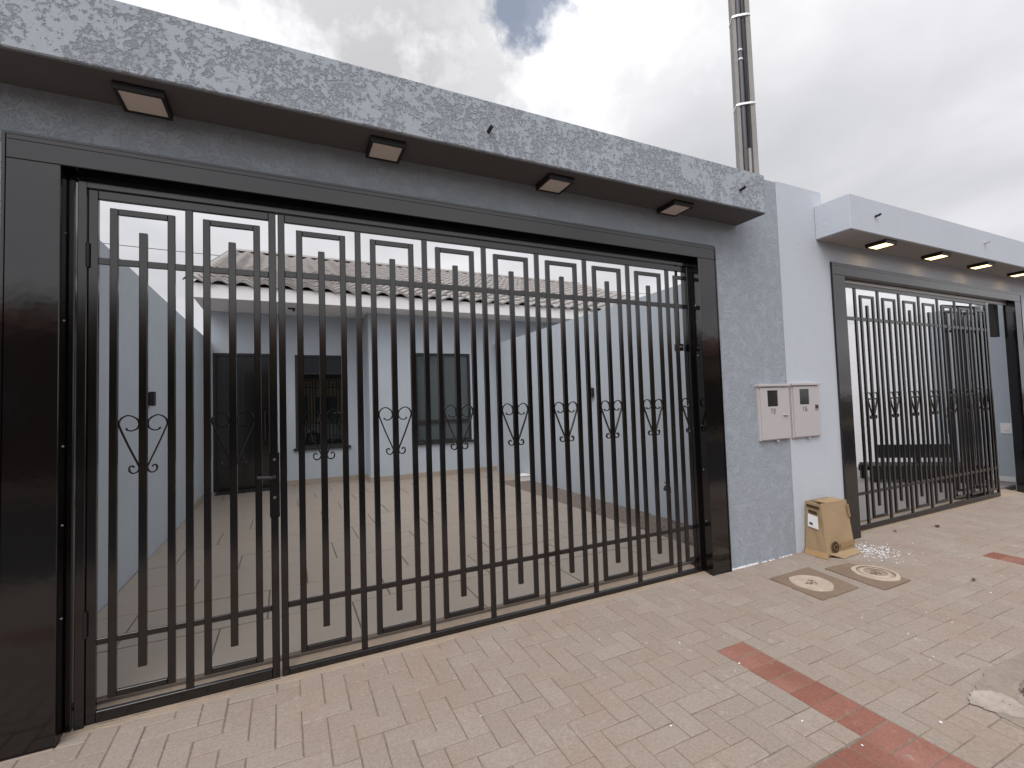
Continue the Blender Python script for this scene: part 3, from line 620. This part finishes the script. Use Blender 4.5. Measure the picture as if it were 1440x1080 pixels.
def meter(x0, x1, z0, z1, num, label, latch, yw=WY):
    o_ = ((x0+x1)/2, yw, z0); t = empty('meter_box', o_, label, 'meter box', 'electricity meter boxes'); yf_ = yw-0.036
    MB(o_).box(x0, x1, yf_+0.012, yw+0.02, z0, z1, 0.004).build('case', 'meter', t)
    W = x1-x0; wx0, wx1, wz0, wz1 = x0+W*0.25, x0+W*0.60, z1-0.200, z1-0.052
    d_ = MB(o_).wall_y(x0+0.012, x1-0.008, z0+0.012, z1-0.028, yf_, yf_+0.0115, [(wx0, wx1, wz0, wz1)]).build('door', 'meter', t)
    MB(o_).box(x0-0.012, x1+0.004, yf_-0.012, yw+0.01, z1-0.018, z1+0.006, 0.004).build('rain_lip', 'meter', t)
    MB(o_).box(wx0-0.001, wx1+0.001, yf_+0.006, yf_+0.0115, wz0-0.001, wz1+0.001).build('viewing_window', 'meterglass', d_)
    m_ = MB(o_); xx = wx0+0.035
    for ch in num:
        for q in digit_geo(ch, xx, wz0-0.062, 0.022, 0.038): m_.add([(p.x, yf_-0.0015, p.z) for p in q], [(0, 1, 2, 3)])
        xx += 0.040
    m_.build('number', 'ink', d_)
    if latch == 'slot': MB(o_).box(x1-0.11, x1-0.045, yf_-0.016, yf_, z0+W*0.46+0.03, z0+W*0.46+0.042, 0.003).build('latch', 'meter', d_)
    else:
        m_ = MB(o_); m_.box(x1-0.085, x1-0.035, yf_-0.004, yf_, z0+0.255, z0+0.315, 0.002); m_.build('latch', 'steel', d_)
        MB(o_).box(x1-0.078, x1-0.042, yf_-0.006, yf_-0.0042, z0+0.272, z0+0.305).build('keyhole', 'ink', d_)
    MB(o_).box((x0+x1)/2+0.02, (x0+x1)/2+0.05, yf_+0.012, yf_+0.03, z0-0.018, z0, 0.002).build('seal_tab', 'meter', t)
meter(3.855, 4.272, 1.146, 1.656, '72', 'grey meter box numbered 72 on the darker grey wall', 'slot')
meter(4.312, 4.725, 1.146, 1.662, '16', 'grey meter box numbered 16 on the pale wall', 'key', WY-0.003)

# ================================================================== SOFFIT LIGHTS
def soffit_light(x, y, z, lit, label):
    o_ = (x, y, z); t = empty('soffit_light', o_, label, 'light', 'lit square canopy lights' if lit else 'unlit square canopy lights'); s_ = 0.1; h = 0.038
    m_ = MB(o_)
    for a, b, c, d in ((x-s_, x+s_, y-s_, y-s_+0.016), (x-s_, x+s_, y+s_-0.016, y+s_), (x-s_, x-s_+0.016, y-s_+0.016, y+s_-0.016), (x+s_-0.016, x+s_, y-s_+0.016, y+s_-0.016)): m_.box(a, b, c, d, z-h, z, 0.0015)
    m_.build('housing', 'blackmatt', t)
    MB(o_).box(x-s_+0.0165, x+s_-0.0165, y-s_+0.0165, y+s_-0.0165, z-h+0.005, z-h+0.012).build('diffuser', 'diff_on' if lit else 'diff_off', t)
for (x, nm) in ((-0.61, 'unlit square black light under the canopy at its left end'), (0.55, 'unlit square black light under the canopy, second from the left'), (1.72, 'unlit square black light under the canopy, third from the left'), (2.845, 'unlit square black light under the canopy nearest its right end')):
    soffit_light(x, -0.205, 3.109, False, nm)
for (x, nm) in ((5.64, 'lit warm light under the neighbouring canopy nearest the meter boxes'), (6.77, 'lit warm light under the neighbouring canopy, second from its near end'), (7.87, 'lit warm light under the neighbouring canopy, third from its near end'), (9.0, 'lit warm light under the neighbouring canopy at the picture edge')):
    soffit_light(x, -0.285, 3.119, True, nm)

# ================================================================== NEIGHBOUR
nroot = empty('neighbour_front_wall', (7, WY, 0), 'pale lilac-white front wall with canopy and lit lights around the farther gate', 'wall'); NO = (7, WY, 0)
MB(NO).prism_xz([(4.293, 0), (5.10, 0), (5.10, 2.905), (9.56, 2.905), (9.56, 0), (16, 0), (16, 3.44), (4.998, 3.44), (4.998, 3.63), (4.293, 3.63)], WY-0.003, 0.10).build('wall_body', 'wall_pale', nroot)
nc = MB(NO).box(4.872, 16, -0.415, WY-0.004, 3.125, 3.468, 0.005).build('canopy', 'wall_pale', nroot)
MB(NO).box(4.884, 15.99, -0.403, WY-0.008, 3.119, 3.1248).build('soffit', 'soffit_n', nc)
drain(5.30, -0.415, 3.30, nc, NO); drain(7.62, -0.415, 3.31, nc, NO)
npt, npo = portal(5.095, 9.56, 5.302, 9.36, 2.79, 0, 2.905, 'glossy black portal around the farther gate in the pale wall', False)
MB(npo).box(5.302, 9.36, -0.012, 0.03, 2.752, 2.788, 0.003).build('top_track', 'strap', npt)
MB(npo).box(9.16, 9.30, 0.06, 0.12, 2.30, 2.78, 0.004).build('closer_box', 'blackmatt', npt)
gate('vehicle_gate', 'farther black bar gate in the pale wall, beyond the meter boxes', 5.305, 8.77, 0.095, 2.75, 0.036, [5.659+0.4455*k for k in range(7)], [5.881+0.4455*k for k in range(7)], 0.137, (0.19, 2.64), (0.31, 2.53), [(0.46, 0.495), (2.35, 2.39)])
pg = ped_gate('black pedestrian gate swung open behind the farther gate', 0)
pg.location = (8.80*K, 0.10*K, 0.10*K); pg.rotation_euler = (0, 0, R(174))
r_ = MB((10.08, 4, 0)).box(10.0, 10.15, 1.15, 6.5, 0, 2.90).build('neighbour_side_wall', 'wall_white', None, (10.08, 4, 0)); tag(r_, 'white side wall seen through the bars of the farther gate', 'wall')
r_ = empty('neighbour_pier', (10.0, .6, 0), 'grey pier with a white switch behind the open gap of the farther gate', 'pier'); MB((10.0, .6, 0)).box(9.99, 10.16, 0.10, 1.148, 0, 2.9).build('pier_body', 'wall_fine', r_)
MB((10.0, .6, 0)).box(9.978, 9.99, 0.20, 0.36, 0.86, 1.02, 0.003).build('switch_plate', 'white', r_); MB((10.0, .6, 0)).box(9.972, 9.978, 0.25, 0.31, 0.91, 0.97, 0.002).build('rocker', 'white', r_)
MB((10.0, .6, 0)).box(9.976, 9.99, 0.12, 1.14, 0.127, 0.20).build('baseboard', 'white', r_)
tag(MB().box(4.285, 10.0, 0.17, 6.53, 0.05, 0.122).build('neighbour_floor', 'floor_n'), kind='structure')
# low black bench standing askew behind the bars
t = empty('bench', (9.42, 1.20, 0.122), 'low black bench standing behind the bars of the farther gate', 'bench', None, R(-39.5)); o_ = (0, 0, 0.122)
MB(o_).box(-0.56, 0.56, 0.0, 0.05, 0.455, 0.675, 0.006).build('backrest', 'bench', t)
for k in range(4): MB(o_).box(-0.86, 0.62, -0.46+k*0.115, -0.355+k*0.115, 0.345, 0.39, 0.005).build('seat_slat', 'bench', t)
MB(o_).box(-0.88, 0.64, -0.49, -0.462, 0.17, 0.39, 0.004).build('front_apron', 'bench', t)
for x in (-0.50, 0.0, 0.50): MB(o_).box(x-0.02, x+0.02, 0.003, 0.045, 0.20, 0.457).build('back_post', 'bench', t)
MB(o_).box(-0.86, 0.62, 0.0, 0.03, 0.25, 0.345).build('rear_rail', 'bench', t)
for x in (-0.82, 0.58):
    for y in (-0.43, -0.03): MB(o_).box(x-0.03, x+0.03, y-0.03, y+0.03, 0.122, 0.345).build('leg', 'bench', t)

# ================================================================== PAVEMENT OBJECTS
def rotp(cx, cy, a, x, y): return cx+math.cos(a)*x-math.sin(a)*y, cy+math.sin(a)*x+math.cos(a)*y
def lid(poly, cx, cy, rad, label, ringed):
    o_ = (cx, cy, gz(cy)); t = empty('service_cover', o_, label, 'service cover', 'round service covers in the pavement')
    m_ = MB(o_); n = len(poly); v = [(x, y, gz(y)-0.02) for x, y in poly]+[(x, y, gz(y)+0.007) for x, y in poly]
    m_.add(v, [tuple(range(n, 2*n))]+[(i, (i+1) % n, n+(i+1) % n, n+i) for i in range(n)]); m_.build('mortar_square', 'mortar_dk', t)
    def disc(r0, r1, z0, z1, nm, mt, par, wob=0.0):
        m2 = MB(o_); v = []; f = []; n = 40
        for k in range(n):
            a = 2*math.pi*k/n; w_ = 1+wob*math.sin(3*a+1)+wob*0.6*math.sin(7*a)
            for rad_, z in ((r1*w_, z0), (r1*w_*0.98, z1), (max(r0, 0.0001), z1)):
                x, y = cx+rad_*math.cos(a), cy+rad_*math.sin(a); v.append((x, y, gz(y)+z))
        for k in range(n):
            q = (k+1) % n
            for s_ in range(2): f.append((k*3+s_, q*3+s_, q*3+s_+1, k*3+s_+1))
        m2.add(v, f); return m2.build(nm, mt, par)
    if ringed:
        d_ = disc(rad*0.80, rad, 0.006, 0.015, 'cover_ring', 'cream', t, 0.02); disc(0, rad*0.79, 0.006, 0.011, 'cover', 'mortar', t); disc(rad*0.50, rad*0.66, 0.011, 0.0155, 'inner_ring', 'cream', t, 0.02)
    else:
        d_ = disc(0, rad, 0.006, 0.014, 'cover', 'cream', t, 0.035)
    m2 = MB(o_)
    for i, (dx, dy, w_, h_) in enumerate(((-0.045, 0.02, 0.05, 0.010), (-0.02, -0.005, 0.07, 0.012), (0.03, 0.015, 0.012, 0.045), (0.0, -0.03, 0.05, 0.009), (-0.03, 0.0, 0.010, 0.05))):
        x, y = rotp(cx, cy, 0.3, dx, dy); a = [rotp(x, y, 0.3+0.2*i, sx*w_/2, sy*h_/2) for sx, sy in ((-1, -1), (1, -1), (1, 1), (-1, 1))]
        m2.add([(p, q, gz(q)+0.0175) for p, q in a], [(0, 1, 2, 3)])
    m2.build('worn_mark', 'mortar_dk', t)
lid([(3.530, -0.360), (4.03, -0.352), (3.995, -0.60), (3.955, -0.792), (3.50, -0.795)], 3.725, -0.575, 0.152, 'cream round service cover in a brown square, nearer the grey pier', False)
lid([(4.131, -0.434), (4.43, -0.455), (4.468, -0.65), (4.462, -0.90), (4.075, -0.904), (4.10, -0.65)], 4.375, -0.695, 0.165, 'ringed cream service cover in a brown square, in front of the cardboard box', True)

# cardboard box, slumped and wider at the foot
bo = (4.62, -0.2, gz(-.2)); cb = empty('cardboard_box', bo, 'crushed brown cardboard box standing against the pale wall', 'cardboard box')
zb0, zt0 = gz(-.2)+0.012, 0.545
bx = [(4.405, -0.095), (4.395, -0.300), (4.800, -0.314), (4.83, -0.10)]
tp = [(4.452, -0.090), (4.432, -0.245), (4.795, -0.262), (4.80, -0.092)]
def sheet(p00, p10, p11, p01, nu=8, nv=10, dent=0.010, seed=0, thick=0.006):
    rg = random.Random(seed); P = [Vector(p) for p in (p00, p10, p11, p01)]; nrm = (P[1]-P[0]).cross(P[3]-P[0]).normalized(); v = []; f = []
    ph = [rg.uniform(0, 6.28) for _ in range(4)]
    for lay in (0, 1):
        for j in range(nv+1):
            for i in range(nu+1):
                u, q = i/nu, j/nv; p = P[0].lerp(P[1], u).lerp(P[3].lerp(P[2], u), q)
                e = math.sin(math.pi*u)*math.sin(math.pi*min(1, q+0.1))
                dd = e*dent*(math.sin(5*u+ph[0])*math.sin(4*q+ph[1])+0.5*math.sin(9*u+7*q+ph[2]))
                v.append(tuple(p+nrm*(dd-lay*thick)))
    W = nu+1; n = W*(nv+1)
    for j in range(nv):
        for i in range(nu):
            a = j*W+i; f.append((a, a+1, a+1+W, a+W)); f.append((n+a, n+a+W, n+a+1+W, n+a+1))
    for j in range(nv): f += [(j*W, (j+1)*W, n+(j+1)*W, n+j*W), (j*W+nu, n+j*W+nu, n+(j+1)*W+nu, (j+1)*W+nu)]
    for i in range(nu): f += [(i, n+i, n+i+1, i+1), (nv*W+i, nv*W+i+1, n+nv*W+i+1, n+nv*W+i)]
    return v, f
def P3(p, z): return (p[0], p[1], z)
for nm, i, j, ht, sd_ in (('side_panel', 0, 1, zt0-0.01, 1), ('side_panel', 1, 2, zt0, 2), ('side_panel', 2, 3, zt0-0.02, 3), ('side_panel', 3, 0, zt0, 4)):
    v, f = sheet(P3(bx[i], zb0), P3(bx[j], zb0), P3(tp[j], ht), P3(tp[i], zt0 if i != 2 else ht), seed=sd_); MB(bo).add(v, f).build(nm, 'card', cb, smooth=False)
def panel_pt(i, j, u, q, off=0.004):
    a = Vector(P3(bx[i], zb0)).lerp(Vector(P3(bx[j], zb0)), u); b = Vector(P3(tp[i], zt0)).lerp(Vector(P3(tp[j], zt0)), u); p = a.lerp(b, q)
    nrm = (Vector(P3(bx[j], 0))-Vector(P3(bx[i], 0))).cross(Vector((0, 0, 1))).normalized(); return tuple(p+nrm*off)
def patch(nm, mt, i, j, pts, off):
    MB(bo).add([panel_pt(i, j, u, q, off) for u, q in pts], [tuple(range(len(pts)))]).build(nm, mt, cb)
patch('address_label', 'paper', 0, 1, [(0.20, 0.52), (0.78, 0.49), (0.80, 0.74), (0.22, 0.77)], 0.016)
patch('label_print', 'ink', 0, 1, [(0.30, 0.565), (0.48, 0.555), (0.48, 0.60), (0.30, 0.61)], 0.018)
patch('hand_slot_shade', 'cardink_shade', 0, 1, [(0.28, 0.795), (0.74, 0.775), (0.80, 0.80), (0.74, 0.83), (0.28, 0.85), (0.22, 0.825)], 0.016)  # shaded hole painted as a flat dark patch
circ = [(0.27+0.17*0.75*math.cos(a*math.pi/10), 0.16+0.105*math.sin(a*math.pi/10)) for a in range(20)]; patch('printed_mark', 'cardink_shade', 1, 2, circ, 0.016)
for k in range(3):
    a0 = k*2.09+0.3; pts = []
    for s_ in range(5): a = a0+s_*0.3; pts.append((0.27+0.17*0.42*math.cos(a), 0.16+0.105*0.55*math.sin(a)))
    for s_ in range(4, -1, -1): a = a0+s_*0.3; pts.append((0.27+0.17*0.34*math.cos(a), 0.16+0.105*0.46*math.sin(a)))
    patch('printed_arrow', 'tape', 1, 2, pts, 0.0175)
patch('cut_out_shade', 'cardink_shade', 0, 1, [(0.14, 0.90), (0.92, 0.885), (0.94, 0.935), (0.12, 0.955)], 0.015)  # shadow beneath the folded flap, painted as a dark patch
patch('tape_strip', 'tape', 1, 2, [(0.45, 0.11), (0.99, 0.13), (0.99, 0.22), (0.46, 0.20)], 0.015)
patch('tape_strip', 'tape', 1, 2, [(0.93, 0.68), (1.0, 0.66), (1.0, 0.92), (0.92, 0.93)], 0.015)
v, f = sheet((4.470, -0.100, zt0-0.012), (4.445, -0.222, zt0-0.012), (4.56, -0.215, zt0-0.035), (4.58, -0.105, zt0-0.03), 6, 6, 0.012, 8); MB(bo).add(v, f).build('top_flap', 'card', cb)
v, f = sheet((4.52, -0.250, zt0-0.002), (4.795, -0.264, zt0-0.002), (4.79, -0.13, zt0+0.006), (4.53, -0.12, zt0+0.002), 6, 6, 0.008, 9); MB(bo).add(v, f).build('top_flap', 'card', cb)
v, f = sheet((4.52, -0.378, gz(-.38)+0.006), (4.80, -0.366, gz(-.36)+0.012), (4.795, -0.318, zb0+0.025), (4.42, -0.302, zb0+0.022), 6, 4, 0.006, 5); MB(bo).add(v, f).build('bottom_flap', 'card', cb)
v, f = sheet((4.345, -0.125, gz(-.1)+0.006), (4.36, -0.335, gz(-.33)+0.006), (4.398, -0.300, zb0+0.03), (4.407, -0.095, zb0+0.03), 6, 4, 0.006, 6); MB(bo).add(v, f).build('bottom_flap', 'card_dk', cb)
# foam crumbs beside the box
mb = MB()
def foam_pt():
    while True:
        x, y = random.gauss(4.93, 0.13), random.gauss(-0.36, 0.11)
        if y < -0.13 and x > 4.55: return x, y
stones(mb, foam_pt, 330, 0.003, 0.010, lambda y: gz(y)+0.002)
stones(mb, lambda: (random.uniform(0.2, 5.6), random.uniform(-1.9, -0.2)), 46, 0.003, 0.008, lambda y: gz(y)+0.001)
tag(mb.build('foam_crumbs', 'foam'), 'white foam crumbs scattered on the pavers beside the cardboard box', 'foam crumbs', kind='stuff')
for i, (x, y, L_, a, lb) in enumerate(((6.39, -0.28, 0.10, 0.4, 'dry brown leaf on the pavers in front of the farther gate'), (4.88, -1.13, 0.06, 0.2, 'dark curled leaf lying on the open pavers'), (5.80, -0.16, 0.05, 0.9, 'small brown leaf beside the foot of the farther gate'))):
    m_ = MB((x, y, gz(y))); v = []; f = []
    for k in range(7):
        u = k/6; w_ = 0.22*L_*math.sin(math.pi*max(.04, min(.96, u)))
        for s_ in (-1, 0, 1):
            px, py = rotp(x, y, a, (u-0.5)*L_, s_*w_); v.append((px, py, gz(py)+0.004+0.010*math.sin(u*3)+abs(s_)*0.006))
    for k in range(6):
        for s_ in (0, 1): f.append((k*3+s_, (k+1)*3+s_, (k+1)*3+s_+1, k*3+s_+1))
    tag(m_.add(v, f).build('dry_leaf', 'leaf', None, (x, y, gz(y))), lb, 'leaf', 'dry leaves')

# ================================================================== SERVICE POLE
pxc, pyc = 4.42, 0.30
t = empty('utility_pole', (pxc, pyc, 0.05), 'concrete double-T service pole with conduits and metal straps rising behind the wall', 'pole'); o_ = (pxc, pyc, 0.05)
m_ = MB(o_); PA = R(-38)
def pr(x, y): return rotp(pxc, pyc, PA, x, y)
def hsec(z, s_):
    a, b, tf_, tw = 0.092*s_, 0.068*s_, 0.036*s_, 0.026*s_      # half width (x), half depth (y), flange, half web
    P = [(-a, -b), (-a+tf_, -b), (-a+tf_, -tw), (a-tf_*1.3, -tw), (a-tf_*1.3, -b), (a, -b), (a, b), (a-tf_*1.3, b), (a-tf_*1.3, tw), (-a+tf_, tw), (-a+tf_, b), (-a, b)]
    return [(*rotp(pxc, pyc, PA, x, y), z) for x, y in P]
v = hsec(0.05, 1.12)+hsec(8.2, 0.86); n = 12
m_.add(v, [(i, (i+1) % n, n+(i+1) % n, n+i) for i in range(n)]+[tuple(range(n-1, -1, -1)), tuple(range(n, 2*n))]); m_.build('shaft', 'concrete', t)
def vtube(dx, dy, z0_, z1_, r_, mt, nm='conduit'): MB(o_).tube([(*pr(dx, dy), z0_), (*pr(dx*0.97, dy*0.97), z1_)], r_, 10).build(nm, mt, t, smooth=True)
vtube(-0.026, -0.050, 0.2, 8.0, 0.023, 'pipe'); vtube(0.018, -0.044, 0.2, 4.15, 0.016, 'concrete'); vtube(0.018, -0.044, 4.15, 8.0, 0.015, 'pipe')
for z in (4.62, 5.58, 6.55):
    s_ = 1.12-0.26*(z/8.2); a, b = 0.092*s_+0.004, 0.068*s_+0.004
    m2 = MB(o_); pts = [pr(-a, -b), pr(-a*.5, -b-0.012), pr(a*.5, -b-0.012), pr(a, -b), pr(a, b), pr(-a, b)]
    for (p, q), (r_, u) in zip(pts, pts[1:]+pts[:1]): m2.add([(p, q, z-0.011), (r_, u, z-0.011), (r_, u, z+0.011), (p, q, z+0.011)], [(0, 1, 2, 3)])
    m2.build('strap', 'strap', t)
for z in (5.10, 5.20): vtube(-0.026, -0.050, z, z+0.022, 0.027, 'strap', 'coupling')
# overhead wire beyond the roof
pts = [(-12+0.8*k, 17.0, 7.55-0.25*math.sin(math.pi*k/45)) for k in range(46)]
tag(MB((6, 17, 7.4)).tube(pts, 0.012, 5).build('overhead_wire', 'blackmatt', None, (6, 17, 7.4)), 'thin overhead wire in the sky beyond the tiled roof', 'wire')

# ================================================================== ACROSS THE STREET (mirrored in the enamel and the window panes)
tag(MB().box(-60, 60, -13.4, -10.6, -0.15, -0.02).build('far_sidewalk', 'mortar'), kind='structure')
def far_house(x0, x1, m_, hgt, label, gx0, gx1):
    o_ = ((x0+x1)/2, -13.5, 0); t = empty('street_house', o_, label, 'house')
    wins = [(x0+0.8, x0+2.0, 1.2, 2.4), (x1-2.0, x1-0.8, 1.2, 2.4)]
    v = MB(o_).wall_y(x0, x1, -0.02, hgt, -20.0, -13.5, []); v.build('wall', m_, t)
    for a, b, c, d in wins:
        f_ = MB(o_).box(a, b, -13.51, -13.44, c, d).build('window', 'blackmatt', t); MB(o_).box(a+0.06, b-0.06, -13.438, -13.43, c+0.06, d-0.06).build('pane', 'glass', f_)
    f_ = MB(o_).box(gx0, gx1, -13.5, -13.42, 0.0, 2.5).build('gate_panel', 'blackmatt', t)
    MB(o_).prism_yz([(-12.9, hgt-0.05), (-16.7, hgt+1.3), (-20.5, hgt-0.05)], x0-0.3, x1+0.3).build('roof', 'roof_red', t)
far_house(-14, -5.2, 'brown_house', 3.9, 'brown house across the street', -10.5, -8); far_house(-4.8, 3.6, 'cream_house', 3.7, 'cream house across the street', -2, 1.2)
far_house(4.0, 13.5, 'brown_house', 4.1, 'dark brown house across the street', 7, 10); far_house(14, 24, 'cream_house', 3.8, 'yellow cream house across the street', 17, 20)
def tree(x, y, h, label):
    o_ = (x, y, -0.02); t = empty('street_tree', o_, label, 'tree'); rg = random.Random(int(x*10))
    MB(o_).tube([(x, y, -0.05), (x+0.05, y, h*0.3), (x-0.05, y+0.05, h*0.6), (x, y, h*0.85)], [0.16, 0.12, 0.08, 0.03], 8).build('trunk', 'bark', t, smooth=True)
    for k in range(6):
        a = k*1.05+rg.random(); MB(o_).tube([(x, y, h*(0.32+0.05*k)), (x+0.6*math.cos(a), y+0.6*math.sin(a), h*(0.45+0.05*k)), (x+1.2*math.cos(a), y+1.2*math.sin(a), h*(0.55+.05*k))], [0.05, 0.035, 0.015], 6).build('limb', 'bark', t)
    m2 = MB(o_)
    cl = [(x+rg.gauss(0, 0.8), y+rg.gauss(0, 0.8), h*rg.uniform(0.45, 1.0), rg.uniform(0.4, 0.8)) for _ in range(16)]
    for _ in range(2600):
        cx, cy, cz, cr_ = rg.choice(cl); d = Vector((rg.gauss(0, 1), rg.gauss(0, 1), rg.gauss(0, 1))).normalized()*cr_*rg.random()**0.4
        p = Vector((cx, cy, cz))+d; a = Vector((rg.gauss(0, 1), rg.gauss(0, 1), rg.gauss(0, 1))).normalized(); b = a.cross(d).normalized(); s_ = rg.uniform(0.05, 0.10)
        m2.add([tuple(p-a*s_), tuple(p+b*s_*0.5), tuple(p+a*s_), tuple(p-b*s_*0.5)], [(0, 1, 2, 3)])
    m2.build('crown', 'leafgreen', t)
tree(-4.0, -12.4, 4.6, 'small leafy tree on the far pavement by the brown house'); tree(8.5, -12.3, 4.4, 'small leafy tree on the far pavement by the dark brown house')
# silver car parked across the street
def car(cx, cy):
    o_ = (cx, cy, -0.148); t = empty('parked_car', o_, 'silver hatchback parked across the street', 'car'); z0 = -0.148
    def ring(y, prof): return [(cx+a, cy+y, z0+b) for a, b in prof]
    body = [(-2.1, 0.35), (-2.12, 0.62), (-2.0, 0.92), (-1.2, 1.02), (1.3, 1.06), (2.0, 1.0), (2.1, 0.7), (2.06, 0.35), (1.75, 0.30), (1.70, 0.58), (1.4, 0.72), (1.1, 0.58), (1.05, 0.28), (-1.05, 0.28), (-1.1, 0.58), (-1.4, 0.72), (-1.7, 0.58), (-1.75, 0.30)]
    m2 = MB(o_); secs = [(-0.92, 0.97), (-0.98, 1.0), (0.98, 1.0), (0.92, 0.97)]; n = len(body); v = []
    for y, s_ in secs: v += ring(y, [(a*s_, b if b < 0.5 else 0.5+(b-0.5)*s_) for a, b in body])
    f = [tuple(range(n)), tuple(range(4*n-1, 3*n-1, -1))]
    for k in range(3): f += [(k*n+i, (k+1)*n+i, (k+1)*n+(i+1) % n, k*n+(i+1) % n) for i in range(n)]
    bd = m2.add(v, f).build('body', 'silver', t)
    cab = [(-1.15, 1.0), (-0.35, 1.52), (1.15, 1.56), (1.85, 1.04)]; m2 = MB(o_); v = []
    for y, s_ in ((-0.92, 0), (-0.72, 1), (0.72, 1), (0.92, 0)): pass
    low = [(-1.15, 1.0), (1.85, 1.04)]; top = [(-0.35, 1.54), (1.2, 1.57)]
    v = [(cx+low[0][0], cy-0.9, z0+low[0][1]), (cx+low[1][0], cy-0.9, z0+low[1][1]), (cx+low[1][0], cy+0.9, z0+low[1][1]), (cx+low[0][0], cy+0.9, z0+low[0][1]), (cx+top[0][0], cy-0.68, z0+top[0][1]), (cx+top[1][0], cy-0.68, z0+top[1][1]), (cx+top[1][0], cy+0.68, z0+top[1][1]), (cx+top[0][0], cy+0.68, z0+top[0][1])]
    MB(o_).add(v, [(0, 1, 5, 4), (1, 2, 6, 5), (2, 3, 7, 6), (3, 0, 4, 7)]).build('windows', 'glass', t)
    MB(o_).box(cx-0.40, cx+1.25, cy-0.70, cy+0.70, z0+1.53, z0+1.59, 0.02).build('roof', 'silver', t)
    for x in (-1.4, 1.4):
        for s_ in (-1, 1):
            w_ = MB(o_).tube([(cx+x, cy+s_*0.80, z0+0.33), (cx+x, cy+s_*0.99, z0+0.33)], 0.33, 20).build('wheel', 'tyre', t); MB(o_).tube([(cx+x, cy+s_*0.985, z0+0.33), (cx+x, cy+s_*1.0, z0+0.33)], 0.2, 16).build('rim', 'rim', w_)
    for s_ in (-1, 1):
        MB(o_).box(cx-2.11, cx-1.9, cy+s_*0.75-0.16, cy+s_*0.75+0.16, z0+0.68, z0+0.84, 0.02).build('headlight', 'lens', t); MB(o_).box(cx+1.9, cx+2.1, cy+s_*0.78-0.13, cy+s_*0.78+0.13, z0+0.75, z0+0.98, 0.02).build('tail_light', 'red_lens', t)
car(2.6, -9.3)
